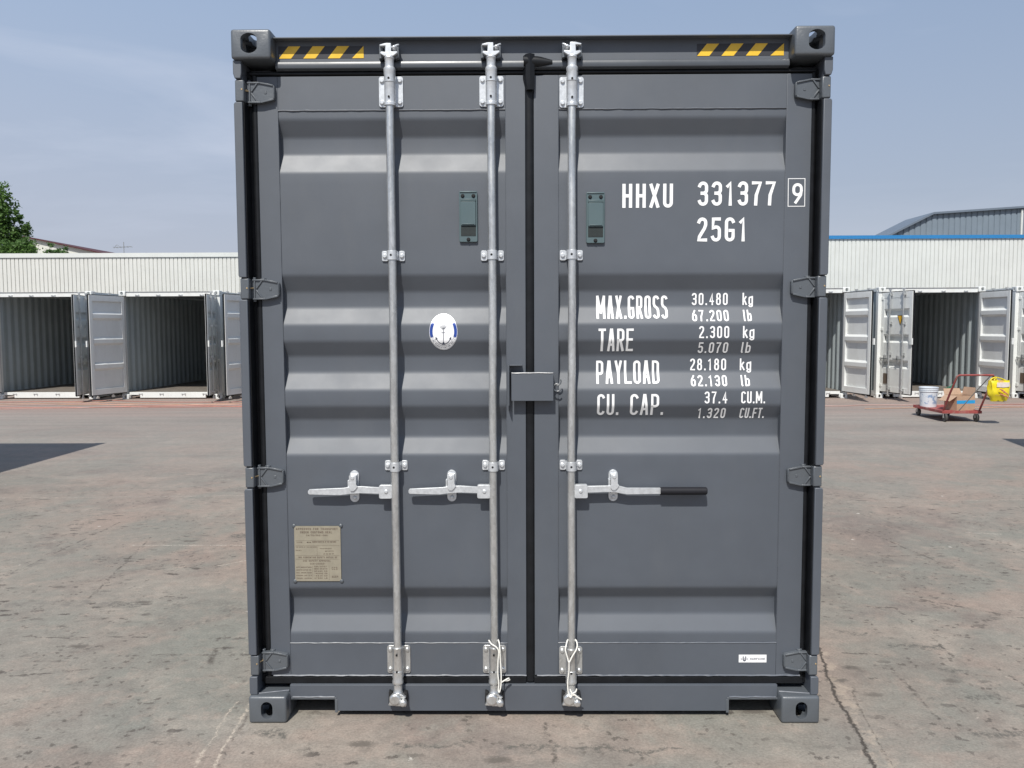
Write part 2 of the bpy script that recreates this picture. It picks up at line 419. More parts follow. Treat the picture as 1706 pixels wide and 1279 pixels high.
# ================================================================== GROUND
def ground_mat():
    g = NT('worn_concrete'); P = g.tc('Object')
    sp = g.n('ShaderNodeSeparateXYZ'); g.l(P, sp.inputs[0]); X, Y = sp.outputs[0], sp.outputs[1]
    n1 = g.noise(.55, 5, .6, dist=.4); n2 = g.noise(2.2, 6, .62, loc=(4, 7, 0), dist=.5); n3 = g.noise(14, 6, .7, loc=(1, 2, 0)); n4 = g.noise(90, 3, .7)
    base = g.mix(g.ramp(n1, .40, .58), (.345, .270, .215), (.285, .262, .220))
    base = g.mix(g.ramp(g.noise(.8, 3, .5, loc=(31, 12, 0), dist=.5), .50, .62, 0, .65), base, (.235, .240, .205))
    base = g.mix(g.ramp(g.noise(.7, 4, .55, loc=(51, 2, 0), dist=.6), .53, .66, 0, .6), base, (.215, .172, .150))
    base = g.mix(g.ramp(g.noise(1.6, 6, .65, loc=(21, 5, 0), dist=.7), .50, .66, 0, .75), base, (.262, .258, .218))
    base = g.mix(g.ramp(n2, .52, .72, 0, .60), base, (.205, .168, .142))
    base = g.mix(g.ramp(g.noise(1.1, 6, .6, loc=(11, 3, 0), dist=.8), .53, .7, 0, .55), base, (.43, .365, .295))
    base = g.mix(g.ramp(g.noise(6, 5, .7, loc=(8, 8, 0)), .52, .68, 0, .40), base, (.43, .33, .26))
    far = g.ramp(Y, 3.0, 13, 0, .92)
    st = g.noise(1.0, 6, .68, sc=(.10, 1.3, 1), loc=(2, 0, 0), dist=.3); st2 = g.noise(3.0, 5, .7, sc=(.08, 1.0, 1), loc=(7, 3, 0))
    fc = g.mix(g.ramp(st, .35, .65), (.262, .232, .205), (.350, .310, .270))
    fc = g.mix(g.ramp(st2, .50, .66, 0, .5), fc, (.215, .192, .172))
    base = g.mix(far, base, fc)
    belt = g.math('MULTIPLY', g.math('MULTIPLY', g.ramp(Y, 11.3, 13.6), g.ramp(Y, 20, 17)), g.ramp(g.noise(1.2, 5, .7, sc=(.2, 2.2, 1)), .38, .62, .1, .65))
    base = g.mix(belt, base, (.40, .26, .21))
    hs_ = g.n('ShaderNodeHueSaturation'); hs_.inputs['Saturation'].default_value = .90; hs_.inputs['Hue'].default_value = .495; g.l(base, hs_.inputs['Color']); base = hs_.outputs[0]
    k = g.math('ADD', g.ramp(n3, .3, .7, .72, .96), g.ramp(n4, .25, .75, -.20, .20))
    sc_ = g.n('ShaderNodeVectorMath', operation='SCALE'); g.l(base, sc_.inputs[0]); g.l(k, sc_.inputs['Scale']); base = sc_.outputs[0]
    # warped coordinates for ragged edges
    wob = g.vm('MULTIPLY', g.vm('SUBTRACT', g.noise(7, 4, .6, col=True), (.5, .5, .5)), (.22, .22, 0))
    wobf = g.vm('MULTIPLY', g.vm('SUBTRACT', g.noise(34, 4, .8, col=True), (.5, .5, .5)), (.075, .075, 0))
    near = g.ramp(Y, 7, 4)
    def specks(scale, r0, r1, pick, mask, col, amt, sc=(1, 1, 1)):
        nonlocal base
        vo = g.n('ShaderNodeTexVoronoi'); vo.inputs['Scale'].default_value = scale
        mpn = g.n('ShaderNodeMapping'); mpn.inputs['Scale'].default_value = sc
        g.l(g.vm('ADD', P, g.vm('SCALE', wob) if False else wobf), mpn.inputs[0]); g.l(mpn.outputs[0], vo.inputs['Vector'])
        q = g.math('MULTIPLY', g.ramp(vo.outputs['Distance'], r0, r1), g.ramp(vo.outputs['Color'], pick, pick + .03))
        if mask is not None: q = g.math('MULTIPLY', q, mask)
        q = g.math('MULTIPLY', q, near)
        base = g.mix(g.math('MULTIPLY', q, amt), base, col); return q
    pm = g.ramp(g.noise(1.5, 5, .65, loc=(3, 9, 0)), .47, .60)
    pit = specks(11, .32, .22, .55, pm, (.085, .073, .064), .85, (.7, 1.5, 1))
    specks(26, .36, .24, .50, g.ramp(n2, .44, .56), (.10, .087, .075), .8)
    specks(5, .22, .12, .72, None, (.12, .105, .09), .8, (.6, 1.4, 1))
    specks(4.3, .070, .04, .66, None, (.62, .58, .52), .85); specks(17, .16, .08, .80, pm, (.52, .46, .38), .6)
    W1 = g.vm('ADD', P, g.vm('ADD', wob, wobf)); W2_ = g.vm('ADD', P, g.vm('MULTIPLY', wob, (.45, .45, 0))); W3 = g.vm('ADD', P, g.vm('ADD', g.vm('MULTIPLY', wob, (.25, .25, 0)), g.vm('MULTIPLY', wobf, (.6, .6, 0))))
    def seg(vec, a, b, w, soft=.3):
        ba = (b[0] - a[0], b[1] - a[1], 0.); L2 = ba[0] ** 2 + ba[1] ** 2
        fl = g.vm('MULTIPLY', vec, (1, 1, 0)); pa = g.vm('SUBTRACT', fl, (a[0], a[1], 0))
        h = g.math('MULTIPLY', g.vm('DOT_PRODUCT', pa, ba, out=1), 1 / L2, clamp=True)
        sc = g.n('ShaderNodeVectorMath', operation='SCALE'); sc.inputs[0].default_value = ba; g.l(h, sc.inputs['Scale'])
        dd = g.vm('LENGTH', g.vm('SUBTRACT', pa, sc.outputs[0]), out=1)
        return g.ramp(dd, w, w * soft)
    brk = g.ramp(g.noise(13, 4, .75, loc=(6, 6, 0)), .46, .56); brk2 = g.ramp(g.noise(38, 4, .8, loc=(2, 6, 0)), .42, .56)
    def lines(lst, col, strength, vec, br=None):
        nonlocal base
        mk = None
        for a, b, w in lst:
            s_ = seg(vec, a, b, w); mk = s_ if mk is None else g.math('MAXIMUM', mk, s_)
        for q in (br or []): mk = g.math('MULTIPLY', mk, q)
        base = g.mix(g.math('MULTIPLY', mk, strength), base, col)
        return mk
    lines([((1.50, .8), (1.43, .3), .05), ((1.43, .3), (1.33, -.5), .055)], (.44, .36, .285), .5, W1, [brk])
    c1 = lines([((1.56, 1.0), (1.46, .60), .008), ((1.46, .60), (1.40, .32), .010), ((1.40, .32), (1.36, .03), .012), ((1.36, .03), (1.28, -.5), .012)], (.055, .047, .04), .9, W3)
    lines([((1.50, .35), (1.44, .1), .008), ((1.44, .1), (1.35, -.5), .006)], (.10, .085, .07), .8, W3, [brk2])
    lines([((-1.29, .45), (-1.225, -.6), .009), ((-1.345, .2), (-1.30, -.6), .007)], (.50, .43, .35), .8, W3, [brk2])
    lines([((-1.27, .45), (-1.205, -.6), .007)], (.12, .10, .085), .7, W3, [brk])
    lines([((-3.6, 1.2), (-3.55, 3.6), .014), ((-4.4, .97), (-2.1, .97), .009), ((-2.76, 1.6), (-3.05, 3.1), .012), ((-1.9, 2.2), (-1.95, 3.0), .010), ((-2.1, .72), (-1.3, .74), .014),
           ((2.03, 1.45), (2.2, 1.42), .016), ((2.2, 1.42), (2.16, .70), .012), ((2.8, 3.3), (2.95, 2.35), .016), ((1.78, .60), (1.75, .05), .014), ((2.4, 1.6), (2.9, 1.2), .014),
           ((-1.7, .95), (-1.62, .6), .022), ((1.62, .75), (1.78, .73), .012), ((2.3, .6), (2.35, -.1), .010), ((-2.9, .4), (-2.2, .55), .012), ((.05, .0), (.10, -.5), .012)], (.09, .078, .067), .85, W3, [brk])
    lines([((-3.1, 2.86), (-2.1, 2.84), .012), ((3.6, 3.2), (3.85, 3.15), .014), ((-6, 4.6), (-1.9, 4.75), .007), ((1.6, 4.3), (6, 4.5), .007), ((-2.2, 2.3), (-1.9, 2.6), .010)], (.56, .51, .44), .6, W3, [brk2])
    lines([((1.93, .83), (2.16, .83), .036), ((1.86, -.07), (2.3, -.10), .034), ((2.0, .23), (2.12, .24), .05), ((2.03, .52), (2.12, .51), .05), ((-2.38, 3.15), (-2.28, 3.12), .07),
           ((-.10, -.17), (.1, -.2), .032), ((-.55, -.17), (-.25, -.18), .02), ((-1.16, -.06), (-1.05, -.08), .045), ((-2.55, 1.5), (-2.45, 1.5), .10), ((1.70, 1.05), (1.86, 1.03), .022), ((.16, -.2), (.6, -.2), .02)], (.105, .10, .088), .85, W1, [brk2])
    lines([((-3.62, 1.9), (-3.45, 2.9), .05), ((-2.9, 2.0), (-2.5, 2.7), .035), ((-3.2, 1.5), (-2.6, 1.52), .06)], (.15, .138, .125), .5, W1, [brk])
    cc = g.vm('LENGTH', g.vm('MULTIPLY', g.vm('SUBTRACT', W2_, (-1.98, 1.36, 0)), (1, 1, 0)), out=1)
    ring = g.math('MULTIPLY', g.math('SUBTRACT', g.ramp(cc, .26, .20), g.ramp(cc, .17, .11, 0, .5)), brk2)
    base = g.mix(g.math('MULTIPLY', ring, .55), base, (.15, .138, .122))
    hgt = g.math('SUBTRACT', g.math('ADD', g.math('MULTIPLY', n3, .6), g.math('MULTIPLY', n4, .5)), g.math('ADD', g.math('MULTIPLY', pit, .5), g.math('MULTIPLY', c1, .9)))
    g.bump(hgt, .28, .010)
    return g.done(base, g.ramp(n3, .3, .7, .78, .95), 0, .3)
gm = M()
nx = 60
gm.add([(-250, -60, 0), (250, -60, 0), (250, 400, 0), (-250, 400, 0)], [(0, 1, 2, 3)])
g_ = gm.build('ground', ground_mat(), smooth=False); g_['kind'] = 'structure'
g_['label'] = 'worn stained concrete yard with cracks and seams'
if g_.data.polygons[0].normal.z < 0: g_.data.flip_normals()

# ================================================================== MAIN CONTAINER
W2, HT, LN = 1.219, 2.896, 6.058
DY = .080                      # door face
C = empty('shipping_container'); tag(C, 'large slate grey shipping container with closed double doors and white lettering', 'container')
for sx in (-1, 1):
    for (me, z) in ((CT, HT - .118), (CB, 0)):
        put_cast(me, GREYD, C, sx * W2, 0, z, -sx, 1)
        put_cast(me, GREYD, C, sx * W2, LN, z, -sx, -1)
# corner posts
for sx in (-1, 1):
    p = M()
    def bx(xa, xb, *a): p.box(min(sx * xa, sx * xb), max(sx * xa, sx * xb), *a)
    bx(1.2125, 1.186, .036, .19, .118, 2.778)          # post body behind the strips
    bx(1.2125, 1.10, .150, .19, .118, 2.778)           # inner return
    for z0, z1 in ((.118, .197), (.292, 1.012), (1.108, 1.808), (1.900, 2.612), (2.706, 2.778)):
        xo, xi, c_ = 1.2185, 1.184, .008
        pts = [(sx * xo, z0 + c_), (sx * (xo - c_ * .6), z0), (sx * xi, z0), (sx * xi, z1), (sx * (xo - c_ * .6), z1), (sx * xo, z1 - c_)]
        if z0 > 2.7: pts = [(sx * 1.212, z0), (sx * 1.188, z0), (sx * 1.184, z0 + .02), (sx * 1.184, z1), (sx * xo, z1), (sx * xo, z0 + .02)]
        p.prism(pts, .018, .0355)
    p.build('corner_post', GREY, C, bevel=.003)
    for zc in (.2445, 1.060, 1.854, 2.659):            # hinge knuckles on the post
        q = M(); q.box(min(sx * 1.2145, sx * 1.178), max(sx * 1.2145, sx * 1.178), .024, .060, zc - .0435, zc + .0435)
        q.build('hinge_lug', GREYD, C, bevel=.005)
# header
h = M()
h.box(-1.057, 1.057, .034, .0751, 2.8685, 2.8735)
h.box(-1.057, 1.057, .0755, .16, 2.752, 2.8735)
h.build('header', GREY, C, bevel=.0012)
h = M().prism([(.0753, 2.789), (.0630, 2.784), (.0575, 2.770), (.0600, 2.757), (.066, 2.7535), (.0753, 2.7535)], -1.0565, 1.0565, 'x')
h.build('drip_ridge', paint('ridge_paint', (.072, .08, .092), .31, .1, bump=.05, spec=.45), C, bevel=.0015)
# sill with fork pockets
s_ = M()
sp_ = [(-1.0565, .092), (-1.0565, .143), (1.0565, .143), (1.0565, .092), (1.050, .0785), (.848, .0785), (.848, .026), (-.862, .026), (-.862, .0785), (-1.045, .0785)]
s_.prism(sp_, .061, .075)
s_.box(-1.0565, 1.0565, .0755, .17, .128, .142)
s_.box(-.862, .848, .12, .17, .026, .1275)
for a, b in ((-1.052, -.862), (.848, 1.052)):          # pocket mouths
    s_.box(a, b, .0757, .17, .0785, .0845)
sl_ = s_.build('sill', GREY, C, bevel=.002)
for x0_, x1_, xs_ in ((-1.045, -.862, -.862), (.848, 1.050, .836)):
    M().box(x0_ - .008, x1_ + .008, .0585, .0608, .0790, .0885).build('pocket_flange', GREYD, C, bevel=.0008)
    M().box(xs_, xs_ + .012, .0585, .0608, .020, .0787).build('pocket_flange', GREYD, C, bevel=.0008)
w_ = M()
def bead(mb, a, b, rad=.0028, n=None, seed=0):
    a, b = Vector(a), Vector(b); n = n or max(2, int((b - a).length / .012)); P = []; rs = []
    for i in range(n + 1):
        t = i / n; k = noise.noise(Vector((t * (b - a).length * 22, seed, 0)))
        P.append(a.lerp(b, t) + Vector((0, k * .0012, k * .0018))); rs.append(rad * (1 + .5 * noise.noise(Vector((t * (b - a).length * 45, seed + 5, 0)))))
    mb.tube(P, rs, 6)
for a, b in ((-1.045, -.862), (.848, 1.050)):
    bead(w_, (a, .0585, .0900), (b, .0585, .0900), .0038, seed=a)
bead(w_, (-.8585, .061, .030), (-.8585, .061, .080), .003, seed=3); bead(w_, (.8445, .061, .030), (.8445, .061, .080), .003, seed=4)
bead(w_, (-1.19, .03, .1195), (-1.06, .06, .1195), .003, seed=6); bead(w_, (1.06, .05, .1195), (1.19, .03, .1195), .003, seed=7)
bead(w_, (-1.0575, .05, .02), (-1.0575, .06, .112), .003, seed=8)
w_.build('weld_bead', GREYB, C)
# body behind the doors
for sx in (-1, 1):
    pts = [(sx * o_, y_) for y_, o_ in corr_pts(.19, 5.88, 1.205, -.036)]
    w = M().strip(pts, .15, 2.79, 'z'); w.build('side_wall', GREY, C, smooth=False)
    w = M(); w.box(min(sx * 1.2, sx * 1.213), max(sx * 1.2, sx * 1.213), .178, 5.88, 2.785, 2.87); w.box(min(sx * 1.17, sx * 1.212), max(sx * 1.17, sx * 1.212), .178, 5.88, .04, .16)
    w.build('side_rail', GREY, C, bevel=.002)
M().strip([(y_, z_) for y_, z_ in corr_pts(.17, 5.9, 2.862, .018)], -1.2, 1.2, 'x').build('roof', GREY, C, smooth=False)
M().strip([(x_, y_) for x_, y_ in corr_pts(-1.2, 1.2, 6.0, .036)], .15, 2.79, 'z').build('rear_wall', GREY, C, smooth=False)
w = M().box(-1.16, 1.16, .18, 5.9, .145, .17)
for i in range(15): w.box(-1.16, 1.16, .5 + i * .37, .56 + i * .37, .03, .144)
w.box(-1.05, 1.05, 5.9, 6.04, .03, .16); w.box(-1.05, 1.05, 5.9, 6.04, 2.77, 2.87)
w.build('floor_frame', GREYD, C)

# --- door profile (pressed sheet): z, y
O_, I_ = DY + .002, DY + .037
prof = [(2.600, O_), (2.556, O_), (2.488, I_), (2.416, I_), (2.340, O_), (1.911, O_), (1.843, I_), (1.775, I_), (1.704, O_), (1.633, O_), (1.569, I_), (1.499, I_), (1.425, O_),
        (1.356, O_), (1.297, I_), (1.221, I_), (1.147, O_), (.567, O_), (.513, I_), (.441, I_), (.367, O_), (.320, O_)]
def softprof():
    P = []
    for i, (z, y) in enumerate(prof):
        if 0 < i < len(prof) - 1 and abs(prof[i - 1][1] - prof[i + 1][1]) > .001:
            za, ya = prof[i - 1]; zb, yb = prof[i + 1]; rr_ = .010
            ta = min(rr_ / math.hypot(za - z, ya - y), .45); tb = min(rr_ / math.hypot(zb - z, yb - y), .45)
            p0 = (z + (za - z) * ta, y + (ya - y) * ta); p2 = (z + (zb - z) * tb, y + (yb - y) * tb)
            for k in range(4):
                t = k / 3; P.append(tuple((1 - t) ** 2 * p0[j] + 2 * t * (1 - t) * (z, y)[j] + t * t * p2[j] for j in (0, 1)))
        else: P.append((z, y))
    return P
SP = softprof()
SPF = []
for (za, ya), (zb, yb) in zip(SP, SP[1:]):
    nn_ = max(1, int((za - zb) / .04))
    SPF += [(za + (zb - za) * k / nn_, ya + (yb - ya) * k / nn_) for k in range(nn_)]
SPF.append(SP[-1])
def make_door(x0, xa, xb, x1, side):
    """outer edges x0..x1, panel from xa to xb"""
    d_ = M()
    d_.box(x0, xa, DY, DY + .05, .178, 2.730); d_.box(xb, x1, DY, DY + .05, .178, 2.730)
    d_.box(xa, xb, DY, DY + .05, 2.592, 2.730); d_.box(xa, xb, DY, DY + .05, .178, .322)
    o = d_.build('door', GREY, C, bevel=.0016)
    # pressed sheet, gently buckled
    n = 28; vs = []; fs = []
    for i in range(n + 1):
        x = xa + (xb - xa) * i / n
        for (z, y) in SPF:
            vs.append((x, y + buckle(x, z, side, xa, xb), z))
    m_ = len(SPF)
    for i in range(n):
        for j in range(m_ - 1): fs.append((i * m_ + j, i * m_ + j + 1, (i + 1) * m_ + j + 1, (i + 1) * m_ + j))
    # finer rows on the broad flats
    s = M().add(vs, fs); s.build('pressed_panel', GREY, o, ang=60)
    wb = M()
    bead(wb, (xa, DY - .0002, 2.5915), (xb, DY - .0002, 2.5915), .0024, seed=side + 1); bead(wb, (xa, DY - .0002, .3225), (xb, DY - .0002, .3225), .0028, seed=side + 2)
    bead(wb, (x0 + .01, DY - .001, .1775), (x1, DY - .001, .1775), .0042, seed=side + 11)
    for x in (xa, xb): bead(wb, (x, DY - .0002, .32), (x, DY - .0002, 2.59), .0009, seed=x)
    wb.build('weld_or_glint_bead', GREYB, o)
    return o
DL = make_door(-1.142, -1.056, -.110, -.028, 0)
DR = make_door(.008, .110, 1.054, 1.158, 30)
DL['side'] = 0; DR['side'] = 1
DL['label'] = 'left door with two locking bars and a tan approval plate'; DR['label'] = 'right door with one locking bar and white lettering'
# gaskets
def gtube(mb, a, b, ry, rx, n=10):   # flattened tube between two points (x or z direction)
    a, b = Vector(a), Vector(b); N = max(3, int((b - a).length / .05)); o = len(mb.v)
    hor = abs(b.x - a.x) > abs(b.z - a.z)
    for i in range(N + 1):
        p = a.lerp(b, i / N); k = 1 + .06 * noise.noise(p * 9)
        for j in range(n):
            an = 2 * math.pi * j / n; q = rx * k * math.cos(an); w = ry * math.sin(an)
            mb.v.append((p.x, p.y + w, p.z + q) if hor else (p.x + q, p.y + w, p.z))
    for i in range(N):
        for j in range(n):
            j2 = (j + 1) % n; mb.f.append((o + i * n + j, o + i * n + j2, o + (i + 1) * n + j2, o + (i + 1) * n + j))
g = M()
g.box(-1.1855, -1.1405, .095, .13, .150, 2.752); g.box(-1.1838, -1.1795, .030, .0949, .205, 2.70); gtube(g, (-1.154, .090, .16), (-1.154, .090, 2.75), .010, .012)
g.box(-1.186, -.01, .0905, .13, .1425, .1795); g.prism([(.0903, .176), (.0780, .168), (.0775, .1425), (.0903, .1425)], -1.17, -.03, 'x')
g.box(-1.186, -.01, .0905, .13, 2.729, 2.753); gtube(g, (-1.17, .083, 2.741), (-.03, .083, 2.741), .008, .007)
g.build('gasket', BLK, DL)
g = M()
g.box(1.1565, 1.1855, .095, .13, .150, 2.752); g.box(1.1795, 1.1838, .030, .0949, .205, 2.70); gtube(g, (1.167, .090, .16), (1.167, .090, 2.75), .010, .010)
g.box(-.009, 1.186, .0905, .13, .1425, .1795); g.prism([(.0903, .176), (.0780, .168), (.0775, .1425), (.0903, .1425)], .006, 1.17, 'x')
g.box(-.009, 1.186, .0905, .13, 2.729, 2.753); gtube(g, (0., .083, 2.741), (1.17, .083, 2.741), .008, .007)
g.box(-.030, .010, .088, .13, .150, 2.75); gtube(g, (-.011, .083, .150), (-.011, .083, 2.73), .006, .0165)
# folded rubber cover at the head of the centre seal
P = []
N = 14; o0 = len(g.v)
for i in range(N + 1):
    t = i / N; z = 2.665 + .140 * t
    wl = .017 + (.012 if t > .35 else .012 * t / .35) ; wr = .019
    if t > .88: wl *= .96
    for (x, y) in ((-.008 - wl, .076), (-.008 - wl * .6, .056 - .01 * t), (-.008, .052 - .014 * t), (.011, .058 - .01 * t), (-.008 + wr, .076)):
        g.v.append((x, y, z))
for i in range(N):
    for j in range(4): a = o0 + i * 5 + j; g.f.append((a, a + 1, a + 6, a + 5))
# the cover's right-hand fold lies on the header ridge
o0 = len(g.v); N = 10
for i in range(N + 1):
    t = i / N; x = -.034 + .118 * t; rz = .022 * (1 - .55 * max(0, t - .55) / .45)
    zc = 2.781 - .006 * t
    for k in range(7):
        an = math.pi * (k / 6 - .5); g.v.append((x, .062 - .022 * math.cos(an) * (1 - .6 * t), zc + rz * math.sin(an)))
for i in range(N):
    for k in range(6): a = o0 + i * 7 + k; g.f.append((a, a + 1, a + 8, a + 7))
g.build('gasket', BLK, DR)

# hinges (blade on the door, pin, nipple)
def hinge_blade():
    b = M()   # drawn for the left door: pin at x=0, tip at +x
    out_ = [(-.006, -.030), (-.006, .034), (.010, .041), (.060, .041), (.116, .030), (.121, .024), (.121, -.022), (.116, -.030), (.062, -.043), (.010, -.043), (.0, -.038)]
    b.prism(out_, .062, .0795)
    def rib(a, c, w=.0032, y0=.056):
        a, c = Vector(a), Vector(c); n_ = (c - a).normalized(); n_ = Vector((-n_.y, n_.x)) * w
        b.prism([tuple(a + n_), tuple(c + n_), tuple(c - n_), tuple(a - n_)], y0, .0622)
    rib((.008, .0385), (.060, .0385), y0=.0560); rib((.060, .0385), (.115, .0275), y0=.0562)
    rib((.008, -.040), (.062, -.040), y0=.0564); rib((.062, -.040), (.114, -.0285), .0036, y0=.0566)
    rib((.024, .003), (.048, .035), .003, .0568); rib((.024, -.003), (.050, -.037), .003, .0570)
    rib((.0175, -.038), (.0175, .037), .003, .0572); rib((.117, -.026), (.117, .026), .002, .0574)
    b.prism(rrect(.078, .088, -.006, .006, .002, 2), .0600, .0622)
    return b
for i, zc in enumerate((2.661, 1.853, 1.057, .249)):
    for door, sx, x0 in ((DL, 1, -1.183), (DR, -1, 1.203)):
        hb = hinge_blade(); w = M(); w.v = [(x0 + sx * x_, y_, z_ + zc) for x_, y_, z_ in hb.v]; w.f = hb.f
        w.tube([(x0 + sx * .012, .074, zc - .052), (x0 + sx * .012, .074, zc + .050)], .0085, 10)
        w.tube([(x0 + sx * .05, .079, zc + .036), (x0 + sx * .05, .079, zc + .047)], .012, 10)
        w.build('hinge', GREYD, door, bevel=.0014)
        k = M(); k.lathe([(.002, -.004), (.0045, -.003), (.0045, .004), (.003, .008)], (x0 - sx * .003, .030, zc + .003), 'y', 8)
        k.tube([(x0 - sx * .003, .032, zc + .003), (x0 + sx * .012, .06, zc + .005)], .003, 6)
        k.build('grease_nipple', solid('brass', (.75, .55, .30), .35, .8) if i == 0 and sx == 1 else bpy.data.materials['brass'], door)

# locking gear
BY = .040
def cam_end(mb, x, zc, up, mir):
    """cam and neck; zc = centre of the cam, up = +1 at the header"""
    def Z(t): return zc + up * t
    s = -1 if mir else 1
    def bxx(xa, xb, ya, yb, za, zb): mb.box(min(x + s * xa, x + s * xb), max(x + s * xa, x + s * xb), ya, yb, min(Z(za), Z(zb)), max(Z(za), Z(zb)))
    mb.lathe([(.0225, Z(-.115)), (.0225, Z(-.075)), (.0245, Z(-.070)), (.0245, Z(-.060)), (.0185, Z(-.052)), (.0185, Z(-.024)), (.0225, Z(-.018)), (.020, Z(-.010))][::up], (x, BY, 0), 'z', 16)
    mb.prism([(x + s * a, Z(b)) for a, b in ((-.018, -.014), (-.036, -.002), (-.031, .005), (-.014, .002), (-.013, .027), (-.036, .026), (-.037, .032), (-.012, .038), (.010, .038), (.010, .004), (.034, .006), (.036, -.001), (.018, -.014))], BY - .018, BY + .012)
    mb.lathe([(.012, 0), (.012, .012), (.007, .026), (.003, .030)], (x + s * .022, BY + .008, Z(.022)), 'y', 10)
    mb.tube([(x + s * .010, BY - .008, Z(.022)), (x + s * .034, BY - .004, Z(.034)), (x + s * .040, BY, Z(.036))], .0045, 6)
def keeper(mb, x, zc, up, wall, s):
    def Z(t): return zc + up * t
    for xa in (-.034, .032):
        z0, z1 = sorted((Z(-.022), Z(.034)))
        mb.prism([(x + xa - .008, z0), (x + xa + .008, z0 + .006), (x + xa + .008, z1 - .006), (x + xa - .006, z1)], BY - .004, wall + .001)
    z0, z1 = sorted((Z(.010), Z(.020))); mb.box(x - .038, x + .036, BY + .014, wall + .001, z0, z1)
def flange(mb, x, z0, z1, holes):
    mb.prism(rrect(x - .050, x + .050, z0, z1, .010), .0735, DY)
    zc = (z0 + z1) / 2
    mb.lathe([(.0200, z0 - .004), (.0245, z0 - .0035), (.0245, z0 + .008), (.0228, z0 + .010), (.0228, z1 - .004), (.0240, z1 - .002), (.0240, z1 + .006), (.0200, z1 + .007)], (x, BY + .003, 0), 'z', 20)
    mb.box(x - .022, x + .022, BY + .004, .074, z0 + .002, z1 - .002)
    for dx in (-.037, .037):
        for dz in (-.044, .044): mb.bolt(x + dx, zc + dz, .0735, .0085, .007, 10)
BARS = [(DL, -.583, 0), (DL, -.167, 0), (DR, .164, 1)]
for i, (door, x, mir) in enumerate(BARS):
    b = M(); b.tube([(x + .0012 * math.sin(k), BY, .20 + 2.45 * k / 12) for k in range(13)], .0168, 18)
    b.build('locking_bar', GALV, door)
    for (zc, up) in ((2.806, 1), (.103, -1)):
        b = M(); cam_end(b, x, zc, up, mir if up > 0 else 1 - mir)
        if up < 0:
            b.lathe([(.026, 0), (.026, .014), (.020, .020)], (x - .010, BY - .012, .098), 'y', 9); b.lathe([(.016, 0), (.016, .022), (.010, .028)], (x + .024, BY - .010, .084), 'y', 8); b.prism([(x - .040, .072), (x + .036, .066), (x + .040, .078), (x + .02, .088), (x - .030, .092)], BY - .024, BY + .014)
        b.build('cam', ZINC if up > 0 else GALV, door, bevel=.002)
        b = M(); keeper(b, x, zc, up, .0752 if up > 0 else .0605, 1); b.build('cam_keeper', GREYD if up > 0 else NEARBLK, C, bevel=.002)  # lower keepers near-black: the shadow around the cams is put into their colour
    dz = -.006 if mir else 0
    for z0, z1, mt in ((2.602 + dz, 2.726 + dz, ZINC), (.190 + dz, .314 + dz, GALV)):
        b = M(); flange(b, x, z0, z1, 2); b.build('bar_bracket', mt, door, bevel=.0012)
        b = M()
        for zz in (z0 + .028, z1 - .022): b = M(); b.lathe([(.0046, 0), (.0046, .004)], (x - .001, BY - .0196, zz), 'y', 10); b.build('bolt_hole', NEARBLK, door)
    for zc in (1.990, 1.103):
        b = M(); b.prism(rrect(x - .048, x - .022, zc - .021, zc + .021, .006), .0745, O_ + .001); b.prism(rrect(x + .022, x + .048, zc - .021, zc + .021, .006), .0745, O_ + .001)
        pr_ = arc(0, 0, .0215, .0215, 180, 360, 10); ys = [(x - .0215, .078)] + [(x + a, BY + c_) for a, c_ in pr_] + [(x + .0215, .078)]
        inn = [(x + .0175, .078)] + [(x + a * .82, BY + c_ * .82) for a, c_ in reversed(pr_)] + [(x - .0175, .078)]
        b.prism(ys + inn, zc - .019, zc + .019, 'z')
        for dx in (-.036, .036): b.bolt(x + dx, zc, .0745, .0085, .007, 10)
        b.build('bar_clamp', ZINC, door, bevel=.001)
        b = M().lathe([(.0048, 0), (.0048, .0008)], (x - .002, BY - .0212, zc), 'y', 8); b.build('bolt_hole', NEARBLK, door)

def bar_handle(door, xb, s, lever, grip=None, label=None):
    """s=-1: lever runs to the left. lever: outline in (distance from bar, z)"""
    b = M()
    X = lambda t: xb + s * t
    xs = sorted((X(.013), X(.068)))
    b.prism(rrect(xs[0], xs[1], .968, 1.025, .007), .031, .0345); b.prism(rrect(xs[0], xs[1], .968, 1.025, .007), .054, .0575)
    b.box(min(X(.012), X(.024)), max(X(.012), X(.024)), .0346, .0539, .970, 1.023); b.box(xs[0] + .003, xs[1] - .003, .0346, .0539, 1.0215, 1.0249)
    b.bolt(X(.038), .998, .031, .007, .004, 10)
    b.prism([(X(t), z) for t, z in lever], .0375, .050)
    b.build('handle', ZINC, door, bevel=.002)
    if grip:
        b = M().tube([(X(grip[0]), .043, .996), (X(grip[1] - .004), .043, .996), (X(grip[1]), .043, .996)], [.0165, .0165, .0135], 14)
        b.build('handle_grip', BLKV, door)
